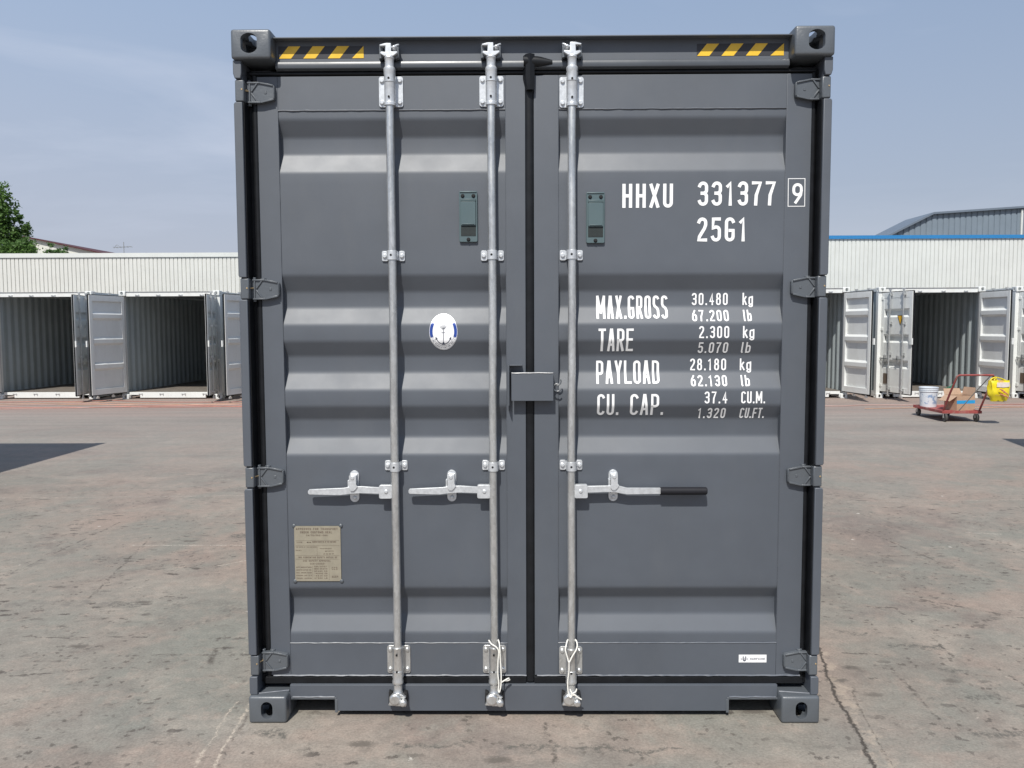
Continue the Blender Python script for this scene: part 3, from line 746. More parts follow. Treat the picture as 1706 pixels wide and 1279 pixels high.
def catch(door, x, zc):
    b = M()
    b.prism([(x + a, zc + c_) for a, c_ in arc(0, .047, .0195, .0195, 0, 180, 10) + arc(0, -.050, .0195, .0195, 180, 360, 10)], .0735, O_ + .001)
    b.prism([(x + a, zc + c_) for a, c_ in ((-.0145, .052), (.0145, .052), (.0150, .014), (.021, .006), (.013, -.006), (.004, -.014), (-.008, -.014), (-.015, -.004), (-.0145, .012))], .0315, .0355)
    b.prism([(.0735, zc + .054), (.0735, zc + .024), (.0356, zc + .016), (.0312, zc + .022), (.036, zc + .046)], x - .0135, x + .0135, 'x')
    b.prism([(.0735, zc - .022), (.0735, zc - .032), (.050, zc - .028), (.050, zc - .022)], x - .011, x + .011, 'x')
    b.bolt(x, zc + .043, .0355, .0085, .006, 10); b.bolt(x + .001, zc - .051, .0735, .0075, .006, 10)
    b.prism(rrect(x - .012, x + .010, zc - .038, zc - .030, .002, 2), .066, .0736)
    b.box(x - .023, x - .017, .045, .0735, zc - .010, zc + .030)
    b.build('handle_catch', ZINC, door, bevel=.0012)
lev = [(.050, .987), (.050, 1.013), (.145, 1.019), (.182, 1.018), (.225, 1.012), (.30, 1.009), (.366, 1.006), (.371, 1.000), (.371, .990), (.366, .985), (.29, .983), (.235, .982), (.185, .988), (.145, .990)]
bar_handle(DL, -.583, -1, lev); catch(DL, -.763, 1.014)
bar_handle(DL, -.167, -1, [(t * .97, z + .002) for t, z in lev]); catch(DL, -.346, 1.016)
lev3 = [(.050, .990), (.050, 1.018), (.17, 1.020), (.195, 1.020), (.235, 1.010), (.38, 1.0095), (.38, .985), (.235, .983), (.205, .988), (.185, .992), (.15, .993)]
bar_handle(DR, .164, 1, lev3, (.376, .573)); catch(DR, .344, 1.016)

# lock box and its bracket
b = M(); b.box(-.089, .087, .030, .0335, 1.382, 1.497); b.box(-.089, .087, .034, .079, 1.4975, 1.5005); b.box(-.089, .087, .0305, .034, 1.4972, 1.500)
b.box(.0835, .087, .0336, .079, 1.382, 1.497)
b.build('lock_box', GREY, DR, bevel=.0008)
b = M(); bead(b, (-.088, .031, 1.4985), (.086, .031, 1.4985), .0032, seed=41); b.build('weld_or_glint_bead', GREYB, DR)  # glossy bead added along the box's top edge to give a highlight
b = M(); b.box(-.101, -.0975, .022, .079, 1.362, 1.532); b.box(-.097, -.043, .030, .079, 1.5295, 1.5325)
b.prism([(.022, 1.362), (.079, 1.362), (.079, 1.335), (.060, 1.340)], -.101, -.0975, 'x')
b.build('lock_bracket', GREY, DL, bevel=.0008)
b = M()
for zc, a0, a1 in ((1.462, -90, 30), (1.436, 60, 330)):
    P = [(.104 + .016 * math.cos(R(a0 + (a1 - a0) * k / 10)), .050, zc + .016 * math.sin(R(a0 + (a1 - a0) * k / 10))) for k in range(11)]
    b.tube(P, .003, 6)
b.tube([(.104, .050, 1.446), (.088, .058, 1.450)], .003, 6)
b.build('lock_hook', GREYD, DR)

# ventilators
VENT = paint('grey_green_plastic', (.085, .125, .135), .4, .06)
def grille_mat():
    M_ = NT('vent_mesh'); bk = M_.n('ShaderNodeTexBrick'); bk.offset = 0; bk.inputs['Scale'].default_value = 1
    bk.inputs['Brick Width'].default_value = .0052; bk.inputs['Row Height'].default_value = .0052; bk.inputs['Mortar Size'].default_value = .0007
    bk.inputs['Color1'].default_value = (.004, .005, .005, 1); bk.inputs['Color2'].default_value = (.006, .008, .008, 1); bk.inputs['Mortar'].default_value = (.022, .035, .035, 1)
    mpn = M_.n('ShaderNodeMapping'); mpn.inputs['Rotation'].default_value = (R(-90), 0, 0); M_.l(M_.tc(), mpn.inputs[0]); M_.l(mpn.outputs[0], bk.inputs['Vector'])
    return M_.done(bk.outputs[0], .6)
GRILLE = grille_mat()
for door, x0, z0 in ((DL, -.3045, 2.047), (DR, .2265, 2.040)):
    v_ = M(); v_.prism(rrect(x0, x0 + .076, z0, z0 + .210, .006), .070, O_ + .001)
    v_.prism(rrect(x0 + .007, x0 + .069, z0 + .068, z0 + .166, .004, 2), .062, .0702)
    v_.prism([(.070, z0 + .168), (.062, z0 + .166), (.060, z0 + .176), (.070, z0 + .178)], x0 + .007, x0 + .069, 'x')
    v_.box(x0 + .012, x0 + .064, .0595, .0622, z0 + .072, z0 + .075)
    v_.box(x0 + .003, x0 + .073, .0665, .0702, z0 + .204, z0 + .208)
    v_.build('ventilator', VENT, door, bevel=.0012)
    v_ = M().box(x0 + .007, x0 + .069, .0685, .0698, z0 + .025, z0 + .066); v_.build('vent_grille', GRILLE, door, smooth=False)
    for dx, dz in ((.015, .190), (.060, .190), (.038, .010)): v_ = M(); v_.bolt(x0 + dx, z0 + dz, .070, .0062, .004, 8); v_.build('vent_screw', NEARBLK, door)

# white lettering on the right-hand door
T = M()
def ln(s, x0, x1, z0, z1, sw, dep=0., **k):
    q = 1 + dep / 3.424
    text(T, s, x0 * q, x1 * q, 1.689 + (z0 - 1.689) * q, 1.689 + (z1 - 1.689) * q, sw, **k)
def flush():
    global T
    flat_build(T, 'lettering', WHITE, DR, prof, .0014); T = M()
ln('HHXU', .377, .588, 2.186, 2.285, .0135); flush()
ln('331377', .692, 1.016, 2.193, 2.293, .0135, gap=.36); flush()
ln('25G1', .691, .899, 2.045, 2.145, .0135); flush()
ln('MAX.GROSS', .271, .572, 1.724, 1.822, .0103, .018, gap=.30); flush()
ln('TARE', .279, .427, 1.587, 1.683, .0103, .010, gap=.25); flush()
ln('PAYLOAD', .272, .540, 1.449, 1.547, .0103, .014, gap=.28); flush()
ln('CU.', .275, .367, 1.314, 1.406, .0103, .01, gap=.28); flush(); ln('CAP.', .415, .558, 1.314, 1.406, .0103, .01, gap=.28); flush()
for s, un, x0, x1, z0, z1, ua, ub, dp in (('30.480', 'kg', .672, .823, 1.780, 1.831, .885, .929, .036), ('67.200', 'lb', .673, .827, 1.712, 1.760, .888, .923, .018), ('2.300', 'kg', .704, .831, 1.641, 1.692, .889, .937, 0),
        ('5.070', 'lb', .701, .827, 1.578, 1.624, .882, .923, .018), ('28.180', 'kg', .668, .820, 1.505, 1.555, .878, .926, .036), ('62.130', 'lb', .671, .824, 1.438, 1.484, .882, .920, .018),
        ('37.4', 'CU.M.', .731, .827, 1.364, 1.415, .886, .987, 0), ('1.320', 'CU.FT.', .703, .821, 1.300, 1.346, .882, .986, .018)):
    ln(s, x0, x1, z0, z1, .0066, dp, gap=.42); flush(); ln(un, ua, ub, z0, z1, .0064, dp, gap=.3); flush()
T = M(); text(T, '9', 1.084, 1.127, 2.200, 2.284, .0115)
P = [Vector(q) for q in ((1.0675, 2.189), (1.1365, 2.189), (1.1355, 2.3025), (1.0665, 2.3025))]; ribbon(T, P, .0032, 0, True)
for q in range(len(T.v)): T.v[q] = (T.v[q][0], T.v[q][1] + DY - .0009, T.v[q][2])
flat_build(T, 'check_digit', WHITE, DR)
# hazard stripes on the header
TAPEB = solid('black_tape', (.030, .030, .036), .5)
def band(name, x0, x1, xs):
    z0, z1 = 2.801, 2.850
    B = M().add([(x0, 0, z0), (x1, 0, z0), (x1, 0, z1), (x0, 0, z1)], [(0, 1, 2, 3)])
    B.v = [(a, .0745, c_) for a, b_, c_ in B.v]; o = flat_build(B, name, TAPEB, C)
    Y = M()
    for a in xs:
        q = [(a, z0), (min(a + .050, x1), z0), (min(a + .090, x1), z1), (a + .040, z1)]
        if a + .050 > x1 - .02: q = [(a, z0), (x1, z0), (x1, z1)]
        Y.add([(p_[0], .0739, p_[1]) for p_ in q], [tuple(range(len(q)))])
    flat_build(Y, 'yellow_stripe', YEL, o)
band('hazard_tape', -1.047, -.694, (-1.045, -.944, -.843, -.742)); band('hazard_tape', .679, 1.036, (.680, .780, .880, .981))

# approval plate
PL = NT('tan_steel_plate'); PLM = PL.done(PL.mix(PL.ramp(PL.noise(30, 4), .3, .7), (.36, .325, .25), (.30, .27, .21)), .45, .25)
INK = solid('brown_etched_ink', (.13, .095, .07), .6)
px0, px1, pz0, pz1 = -1.028, -.828, .597, .840
b = M(); b.prism(rrect(px0, px1, pz0, pz1, .004, 2), .0775, .0815); pl = b.build('approval_plate', PLM, DL, bevel=.0006)
for x in (px0 - .001, px1 + .001):
    for z in (pz0, pz1): b = M(); b.lathe([(.009, 0), (.008, .004), (.004, .0065)], (x, .0815, z), 'y', 10); b.build('plate_rivet', GREYD, DL)
b = M(); b.box(px0 + .007, px1 - .007, .0765, .0815, pz1 + .0005, pz1 + .004); b.build('plate_edge', GREYD, DL)
T = M()
def pt(s, fx0, fx1, fz0, fh, sw=.0016): text(T, s, px0 + .2 * fx0, px0 + .2 * fx1, pz1 - .243 * fz0 - fh, pz1 - .243 * fz0, sw, .0771, gap=.4)
pt('APPROVED FOR TRANSPORT', .04, .94, .035, .0095, .0018); pt('UNDER CUSTOMS SEAL', .13, .82, .095, .0095, .0018); pt('CN/TS/2021-066', .26, .72, .155, .007, .0014)
pt('TYPE', .05, .17, .285, .005, .001); pt('20GP-HC-266', .27, .36, .285, .005, .001); pt('MANUFACTURERS NO. OF THE CONTAINER', .39, .90, .275, .006, .001)
pt('THE STATE OF THE CONTAINER', .03, .48, .372, .004, .0008); pt('HHXU', .03, .15, .43, .005, .001); pt('MAINTENANCE', .55, .80, .40, .004, .0009); pt('3313779', .66, .84, .445, .005, .0012); pt('ACEP', .62, .85, .495, .005, .001)
pt('IMO CONVENTION SAFETY NOTICE OF', .08, .92, .553, .007, .0014); pt('CSC SAFETY APPROVAL', .18, .78, .612, .008, .0014); pt('CCS-200021', .33, .66, .668, .007, .0013)
for k, s in enumerate(('DATE MANUFACTURED', 'IDENTIFICATION NO.', 'MAX. GROSS MASS', 'STACKING LOAD 1.8 G', 'TRANSV. RACKING')):
    pt(s, .03, .36, .735 + .05 * k, .0048, .001)
for k, s in enumerate(('08/2021', 'HHXU 3313779', '30480 KG', '192000 KG', '15240 KG', '67200 LB')): pt(s, .42, .70, .72 + .042 * k, .006, .0012)
pt('CCS', .80, .92, .74, .013, .0018); pt('ACEP', .80, .93, .90, .009, .0015)
for fx0, fx1, fz in ((.02, .97, .265), (.02, .97, .355), (.02, .97, .535), (.02, .97, .60), (.38, .38, 0)):
    if fx0 != fx1: ribbon(T, [Vector((px0 + .2 * fx0, pz1 - .243 * fz)), Vector((px0 + .2 * fx1, pz1 - .243 * fz))], .0008, .0772)
for fx, za, zb in ((.49, .36, .53), (.385, .72, .97), (.74, .72, .97)): ribbon(T, [Vector((px0 + .2 * fx, pz1 - .243 * za)), Vector((px0 + .2 * fx, pz1 - .243 * zb))], .0008, .07725)
flat_build(T, 'plate_text', INK, DL)

# oval class emblem: white oval, blue side arcs, anchor, ring of letters
ex, ez, ea, eb = -.3765, 1.672, .0595, .0775
EW = solid('emblem_white', (.85, .85, .86), .3, 0, .02); EB = solid('emblem_blue', (.02, .06, .30), .35); EK = solid('emblem_ink', (.05, .06, .09), .4)
E_ = M(); pts = arc(ex, ez, ea, eb, 0, 352, 44); E_.add([(a, 0, c_) for a, c_ in pts], [tuple(range(len(pts)))])
flat_build(E_, 'class_emblem', EW, DL, prof, .0010)
E_ = M()
def earc(a0, a1, k, sw, mb, y): ribbon(mb, [Vector(q) for q in arc(ex, ez, ea * k, eb * k, a0, a1, 24)], sw, y)
earc(146, 200, .87, .0125, E_, -.0004); flat_build(E_, 'emblem_arc', EB, DL, prof, .0010); E_ = M(); earc(-20, 34, .87, .0125, E_, -.0004)
flat_build(E_, 'emblem_arc', EB, DL, prof, .0010)
E_ = M()
earc(190, 350, .965, .0011, E_, -.0004); earc(190, 350, .77, .0011, E_, -.0004)
ribbon(E_, [Vector((ex, ez - .052)), Vector((ex, ez + .012))], .0026, -.0004); ribbon(E_, [Vector((ex - .008, ez - .004)), Vector((ex + .008, ez - .004))], .0022, -.0005)
ribbon(E_, [Vector(q) for q in arc(ex, ez - .020, .030, .032, 195, 345, 16)], .0030, -.0006)
for s in (-1, 1): E_.add([(ex + s * .033, -.0004, ez - .020), (ex + s * .024, -.0004, ez - .030), (ex + s * .034, -.0004, ez - .036)], [(0, 1, 2)])
E_.add([(ex - .008, -.0007, ez - .055), (ex + .008, -.0007, ez - .055), (ex, -.0007, ez - .040)], [(0, 1, 2)])
for k in range(7):
    a = R(40 + k * 17); ribbon(E_, [Vector((ex + .004 * math.cos(a), ez + .008 + .004 * math.sin(a))), Vector((ex + .018 * math.cos(a), ez + .010 + .020 * math.sin(a)))], .0012, -.0008)
s = 'CHINA CLASSIFICATION SOCIETY'
for i, ch in enumerate(s):
    if ch == ' ': continue
    an = 196 + (344 - 196) * i / (len(s) - 1); tb = M(); text(tb, ch, -.0019, .0019, -.0032, .0032, .0010)
    cx_, cz_ = ex + ea * .865 * math.cos(R(an)), ez + eb * .865 * math.sin(R(an))
    ro = R(an + 90) if True else 0; ca, sa = math.cos(ro), math.sin(ro)
    tb.v = [(cx_ + x * ca - z * sa, y - .0005, cz_ + x * sa + z * ca) for x, y, z in tb.v]; E_.merge(tb)
flat_build(E_, 'emblem_mark', EK, DL, prof, .0010)
# small maker's sticker
b = M().box(.893, 1.013, DY - .0012, DY + .001, .235, .269); b.build('maker_sticker', EW, DR, smooth=False)
T = M(); y_ = DY - .0018
ribbon(T, [Vector(q) for q in [(.912, .262)] + arc(.9175, .250, .0055, .008, 180, 360, 8) + [(.923, .262)]], .0042, y_)
ribbon(T, [Vector((.901, .2505)), Vector((.908, .2505))], .003, y_); ribbon(T, [Vector((.927, .2505)), Vector((.934, .2505))], .003, y_)
ribbon(T, [Vector((.9175, .243)), Vector((.9175, .256))], .002, y_ - .0002)
flat_build(T, 'sticker_mark', EK, DR)
T = M(); text(T, 'HARFCIHE', .942, 1.006, .2465, .2555, .0016, y_); flat_build(T, 'sticker_text', EK, DR)

# white cords tied to the bar ends
def cord(paths, label, y0=.0):
    b = M()
    for pth in paths:
        pts = []
        for i in range(len(pth) - 1):
            p0 = pth[max(i - 1, 0)]; p1 = pth[i]; p2 = pth[i + 1]; p3 = pth[min(i + 2, len(pth) - 1)]
            for k in range(4):
                t = k / 4
                q = [.5 * (2 * p1[j] + (p2[j] - p0[j]) * t + (2 * p0[j] - 5 * p1[j] + 4 * p2[j] - p3[j]) * t * t + (3 * p1[j] - p0[j] - 3 * p2[j] + p3[j]) * t ** 3) for j in range(len(p1))]
                pts.append((q[0], q[2] if len(q) > 2 else .006, q[1]))
        q = pth[-1]; pts.append((q[0], q[2] if len(q) > 2 else .006, q[1]))
        b.tube(pts, .0030, 8)
    o = b.build('cord', CORDM); tag(o, label, 'cord', 'white cords tied to the locking bars'); return o
cord([[(-.190, .354, .030), (-.178, .342, .018), (-.158, .332, .010), (-.147, .313, .008), (-.150, .269, .008), (-.151, .215, .008), (-.147, .174, .008), (-.149, .143, .006), (-.144, .138, .004), (-.138, .167, .006), (-.137, .215, .010), (-.140, .269, .012), (-.142, .320, .012), (-.145, .345, .022), (-.150, .352, .040)],
      [(-.136, .178, .008), (-.123, .181, .020), (-.106, .186, .030), (-.103, .181, .034)], [(-.125, .180, .02), (-.110, .176, .03), (-.100, .178, .036)]], 'white cord hanging in one long loop from the middle locking bar end')
cord([[(.146, .352, .030), (.140, .337, .012), (.137, .320, .006), (.145, .289, .004), (.152, .269, .002), (.166, .293, .006), (.183, .320, .010), (.188, .337, .020), (.183, .352, .034), (.165, .356, .062), (.146, .352, .030)],
      [(.152, .269, .002), (.152, .228, .004), (.147, .188, .004), (.147, .154, .002), (.152, .123, 0), (.160, .116, 0), (.164, .130, 0), (.156, .150, .004)], [(.158, .118, .004), (.175, .124, .006), (.190, .112, .008), (.206, .102, .010)], [(.165, .13, .004), (.18, .137, .006), (.185, .15, .008)]],
     'white cord knotted in a Y loop round the right locking bar end')

# ================================================================== WHITE CONTAINERS
HS = 2.591
FLOORM = solid('plywood_floor', (.16, .14, .12), .7, 0, .2, 5)
TRI = solid('yellow_orange_sticker', (.75, .42, .03), .5)
def white_container():
    c = empty('white_container')
    for sx in (-1, 1):
        for me, z in ((CT, HS - .118), (CB, 0)):
            put_cast(me, WHITEC, c, sx * W2, 0, z, -sx, 1)
            put_cast(me, WHITEC, c, sx * W2, LN, z, -sx, -1)
        b = M(); xa, xb = sorted((sx * 1.217, sx * 1.13)); b.box(xa, xb, .03, .16, .118, HS - .118); b.build('corner_post', WHITEC, c, bevel=.004)
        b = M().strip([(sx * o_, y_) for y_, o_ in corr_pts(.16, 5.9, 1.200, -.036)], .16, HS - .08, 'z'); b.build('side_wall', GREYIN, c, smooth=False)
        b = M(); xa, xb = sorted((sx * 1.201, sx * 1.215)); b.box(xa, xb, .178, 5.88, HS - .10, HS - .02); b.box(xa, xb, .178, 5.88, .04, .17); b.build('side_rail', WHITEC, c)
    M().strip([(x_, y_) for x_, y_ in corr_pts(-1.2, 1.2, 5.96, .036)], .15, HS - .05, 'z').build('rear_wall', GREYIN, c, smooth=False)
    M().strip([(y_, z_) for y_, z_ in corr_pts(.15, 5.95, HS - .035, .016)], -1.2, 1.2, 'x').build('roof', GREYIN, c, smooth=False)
    M().box(-1.16, 1.16, .16, 5.9, .14, .165).build('floor', FLOORM, c, smooth=False)
    b = M().box(-1.057, 1.057, .045, .13, HS - .128, HS - .012); b.box(-1.057, 1.057, .02, .0449, HS - .017, HS - .012); b.build('header', WHITEC, c, bevel=.003)
    b = M().prism([(-1.057, .03), (-1.057, .165), (1.057, .165), (1.057, .03), (1.04, .03), (1.04, .10), (.80, .10), (.80, .03), (-.80, .03), (-.80, .10), (-1.04, .10), (-1.04, .03)], .04, .10); b.build('sill', WHITEC, c, bevel=.003)
    b = M()
    for x in (-.78, -.27, .27, .78):
        for z in (HS - .105, .118):
            b = M(); b.box(x - .045, x - .03, .02, .0449, z - .02, z + .02); b.box(x + .03, x + .045, .02, .0449, z - .02, z + .02); b.box(x - .03, x + .03, .036, .0446, z - .01, z + .01); b.build('cam_keeper', GALV, c)
    return c
def far_door(c, side, warn=False):
    """outer face to -y; hinge at local x=0, leaf runs to s*x"""
    s = 1 if side == 'left' else -1
    wd = 1.115; z0, z1 = .175, HS - .135
    def X(a): return s * a
    def bx(mb, a, b_, *r_): mb.box(min(X(a), X(b_)), max(X(a), X(b_)), *r_)
    d_ = M(); bx(d_, .02, .11, 0, .05, z0, z1); bx(d_, wd - .10, wd, 0, .05, z0, z1); bx(d_, .11, wd - .10, 0, .05, z1 - .13, z1); bx(d_, .11, wd - .10, 0, .05, z0, z0 + .13)
    zt, zb = z1 - .13, z0 + .13
    pr_ = [(.004, zt)]
    for zc in (1.98, 1.40, .82): pr_ += [(.004, zc + .10), (.060, zc + .05), (.060, zc - .04), (.004, zc - .09)]
    pr_ += [(.004, zb)]
    d_.strip(pr_, X(.11), X(wd - .10), 'x')
    o = d_.build('door', WHITEC, c, bevel=.003)
    o.location = (-s * 1.135, .045, 0)
    g_ = M(); bx(g_, wd + .0005, wd + .018, .012, .040, z0 - .01, z1 + .01); bx(g_, .02, wd, .012, .036, z0 - .022, z0 - .0005); bx(g_, .02, wd, .012, .036, z1 + .0005, z1 + .018)
    bx(g_, -.002, .0195, .015, .035, z0, z1)
    g_.build('gasket', BLK, o)
    hb = M()
    for zc in (2.33, 1.62, .95, .32): bx(hb, -.03, .09, -.016, -.0005, zc - .035, zc + .035)
    hb.build('hinge', WHITEC, o, bevel=.004)
    for xb in (.38, .86):
        g_ = M(); g_.tube([(X(xb), -.04, .10), (X(xb), -.04, HS - .07)], .017, 8)
        for zc in (2.40, 1.75, 1.05, .25): g_.box(X(xb) - .045, X(xb) + .045, -.012, -.0005, zc - .035, zc + .035); g_.box(X(xb) - .022, X(xb) + .022, -.062, -.012, zc - .02, zc + .02)
        for zc in (.10, HS - .075): g_.box(X(xb) - .035, X(xb) + .035, -.06, -.02, zc - .018, zc + .018)
        g_.build('locking_bar', GALV, o)
        g_ = M(); g_.box(min(X(xb), X(xb - .33)), max(X(xb), X(xb - .33)), -.05, -.038, .93, .955); g_.box(X(xb - .17) - .02, X(xb - .17) + .02, -.05, -.0005, .87, 1.02); g_.build('handle', GALV, o)
    if side == 'left':
        g_ = M(); g_.box(.14, .30, -.004, -.0005 + .004, .36, .60); g_.build('approval_plate', INK, o)
    b = M(); bx(b, wd - .03, wd + .05, -.03, -.001, 1.28, 1.42); b.build('lock_plate', WHITEC, o)
    return o
ROWA = R(-1.3)
def row(x, y, al, ar, label, first=None, tri=False):
    c = copy_tree(first) if first else white_container()
    if not first: far_door(c, 'left'); far_door(c, 'right')
    c.location = (x, y, 0); c.rotation_euler = (0, 0, ROWA)
    ds = [o for o in c.children if o.name.startswith('door')]
    ds.sort(key=lambda o: o.location.x)
    ds[0].rotation_euler = (0, 0, -R(al)); ds[1].rotation_euler = (0, 0, R(ar))
    tag(c, label, 'container', 'white containers standing in a row with open doors'); return c
L2 = row(-8.39, 15.95, 104, 101, 'white container with open doors directly left of the grey container, whole opening in view')
L1 = row(-11.48, 16.02, 96, 103, 'white container cut off by the left edge of the photo, dark inside', L2)
L3 = row(-5.32, 15.88, 102, 100, 'white container hidden behind the grey container, one open door leaf showing left of it', L2)
R1 = row(6.43, 15.62, 95, 100, 'white container half hidden behind the right edge of the grey container, sunlit inner wall', L2)
R2 = row(9.53, 15.55, 79, 94, 'white container behind the red trolley, yellow triangle sticker on its open left door', L2)
R3 = row(12.66, 15.48, 80, 95, 'white container at the right edge of the photo, only its left door leaf in view', L2)
dl = sorted([o for o in R2.children if o.name.startswith('door')], key=lambda o: o.location.x)[0]
b = M().add([(.60, -.0028, 1.93), (.82, -.0028, 1.93), (.71, -.0028, 1.70)], [(0, 2, 1)]); tri = b.build('warning_sticker', BLKV, dl, smooth=False, fixn=False)
b = M().add([(.622, -.0036, 1.918), (.798, -.0036, 1.918), (.71, -.0036, 1.728)], [(0, 2, 1)]); b.build('sticker_face', TRI, tri, smooth=False, fixn=False)

# dark containers just outside the frame whose shadows fall into it
def plain(x0, x1, y1, label):
    c = empty('grey_container', ((x0 + x1) / 2, y1 - LN, 0)); w = (x1 - x0) / 2
    b = M()
    for sx in (-1, 1):
        b.strip([(sx * o_, y_) for y_, o_ in corr_pts(.16, 5.9, w - .01, -.036)], .10, 2.82, 'z')
    b.strip([(x_, y_) for x_, y_ in corr_pts(-w + .02, w - .02, 5.99, .036)], .15, 2.79, 'z'); b.build('wall', GREY, c, smooth=False)
    b = M().box(-w + .1, w - .1, .06, .11, .15, 2.78); b.build('door', GREY, c)
    b = M().box(-w, w, .02, 6.04, 2.80, 2.87); b.build('roof', GREY, c)
    b = M().box(-w, w, .02, 6.04, .03, .16); b.build('floor_frame', GREYD, c)
    for sx in (-1, 1):
        for me, z in ((CT, HT - .118), (CB, 0)): put_cast(me, GREYD, c, sx * W2, 0, z, -sx, 1); put_cast(me, GREYD, c, sx * W2, LN, z, -sx, -1)
        for y in (.02, 5.9):
            p_ = M(); p_.box(min(sx * 1.217, sx * 1.10), max(sx * 1.217, sx * 1.10), y, y + .14, .118, 2.778); p_.build('corner_post', GREY, c)
    tag(c, label, 'container'); return c
plain(-6.71 - 2.438, -6.71, 6.25, 'container beyond the left frame edge, seen only by the shadow it throws on the yard')
plain(6.64, 6.64 + 2.438, 6.45, 'container beyond the right frame edge, seen only by the shadow it throws on the yard')

# ================================================================== BACKDROP BUILDINGS
CREAM = paint('cream_wall_sheet', (.60, .60, .565), .5, .04, dirt=.12)
WHS = paint('white_wall_sheet', (.60, .615, .59), .5, .04, dirt=.10)
BLUE = solid('blue_trim', (.02, .18, .42), .5)
def sheetwall(x0, x1, y, z1, mat, pitch, name='wall', parent=None, dep=.028):
    pts = []; x = x0
    while x < x1:
        pts += [(x, y), (x + pitch * .80, y), (x + pitch * .86, y + dep), (x + pitch * .94, y + dep)]; x += pitch
    pts.append((x, y)); o = M().strip(pts, 0, z1, 'z').build(name, mat, parent, smooth=False); return o
wl = empty('corrugated_wall', (-20, 23.4, 0)); a = sheetwall(-35, 20.0, 0, 4.03, CREAM, .135, 'wall_sheet', wl)
M().box(-35, 20.02, -.04, .12, 4.04, 4.18).build('cap_rail', WHS, wl)
M().box(-35, 20.0, .10, 6, 3.9, 4.0).build('roof', WHS, wl)
tag(wl, 'long low cream corrugated wall with plain white cap rail behind the left containers', 'wall', kind='thing')
wl = empty('corrugated_wall', (1, 23.4, 0)); sheetwall(-.95, 42, 0, 4.52, WHS, .135, 'wall_sheet', wl)
M().box(-.97, 42, -.05, .12, 4.53, 4.64).build('cap_rail', BLUE, wl)
M().box(-.95, 42, .121, 6, 4.3, 4.4).build('roof', WHS, wl)
tag(wl, 'long low white corrugated wall with bright blue cap rail behind the right containers', 'wall', kind='thing')
# gabled houses behind
gb = empty('gabled_building', (-55, 65, 0))
def gable(parent, pts, y0, y1, mat, rmat, t=.09):
    M().prism(pts, y0, y1).build('wall', mat, parent, smooth=False)
    b = M(); top = [p for p in pts if p[1] > .5]
    for (xa, za), (xb, zb) in zip(top, top[1:]):
        b.prism([(xa, za + .01), (xb, zb + .01), (xb, zb + t), (xa, za + t)], y0 - .3, y1)
    b.build('roof', rmat, parent, smooth=False)
gable(gb, [(5, 0), (5, 5), (13.5, 9.40), (22.0, 7.55), (22.0, 0)], 0, 20, paint('pale_render', (.62, .62, .56), .7, .05), solid('dark_red_roof', (.07, .012, .012), .6))
tag(gb, 'pale gabled building with dark red roof edge showing over the left wall beside the trees', 'building')
SHB = paint('blue_grey_shed_sheet', (.17, .21, .25), .55, .05)
gb = empty('shed', (20, 55, 0))
pts = [(4.2, 7.0), (9.36, 9.58), (16.0, 10.0), (27, 10.6), (36, 7.0)]
b = M(); x = 4.2; ys = []
def ztop(x):
    for (xa, za), (xb, zb) in zip(pts, pts[1:]):
        if xa <= x <= xb: return za + (zb - za) * (x - xa) / (xb - xa)
    return 7
sec = []
while x < 36:
    sec += [(x, 0), (x + .27, 0), (x + .30, .05), (x + .37, .05)]; x += .40
n_ = len(sec); b.add([(x_, y_, 0) for x_, y_ in sec] + [(x_, y_, ztop(min(x_, 36))) for x_, y_ in sec], [(i, i + 1, i + 1 + n_, i + n_) for i in range(n_ - 1)])
b.build('wall', SHB, gb, smooth=False)
b = M()
for (xa, za), (xb, zb) in zip(pts, pts[1:]): b.prism([(xa, za), (xb, zb), (xb, zb + .14), (xa, za + .14)], -.25, 4)
b.build('roof', paint('grey_blue_roof', (.13, .16, .20), .5, .05), gb, smooth=False)
b = M().box(15.6, 15.72, -.12, -.01, 0, 9.9); b.build('downpipe', WHS, gb)
tag(gb, 'large blue-grey corrugated shed with sloping roof rising behind the right wall', 'shed')
an = empty('roof_antenna', (-14.55, 26, 0)); b = M(); b.tube([(.25, 0, 3.9), (.25, 0, 4.82)], .012, 5); b.tube([(-.1, 0, 4.62), (.55, 0, 4.66)], .008, 5)
for k in range(5): b.tube([(-.05 + k * .13, -.2, 4.62 + k * .006), (-.05 + k * .13, .2, 4.62 + k * .006)], .006, 4)
b.tube([(-.12, 0, 4.6), (.0, 0, 4.72), (.1, 0, 4.66)], .008, 4)
b.build('aerial', solid('dull_metal', (.2, .2, .2), .5), an); tag(an, 'thin wire antenna sticking up over the cream wall', 'antenna')

# trees
def leaf_mat(name, c1, c2):
    l = NT(name); oi = l.n('ShaderNodeNewGeometry')
    k = l.ramp(oi.outputs['Random Per Island'], 0, 1)
    m_ = l.mix(k, c1, c2); m_ = l.mix(l.ramp(l.noise(.9, 3), .35, .65, 0, .5), m_, tuple(x * .5 for x in c1))
    mm = l.done(m_, .5, 0, .4)
    l.b.inputs['Transmission Weight'].default_value = 0
    tr = l.n('ShaderNodeBsdfTranslucent'); l.l(m_, tr.inputs[0]); ms = l.n('ShaderNodeMixShader'); ms.inputs[0].default_value = .3
    ou = [n for n in l.t.nodes if n.type == 'OUTPUT_MATERIAL'][0]
    l.l(l.b.outputs[0], ms.inputs[1]); l.l(tr.outputs[0], ms.inputs[2]); l.l(ms.outputs[0], ou.inputs[0])
    return mm
LF = leaf_mat('leaves', (.060, .125, .028), (.15, .27, .06)); LF2 = leaf_mat('dark_leaves', (.05, .11, .03), (.11, .20, .05))
BARK = solid('bark', (.10, .08, .06), .9, 0, .3, 8)
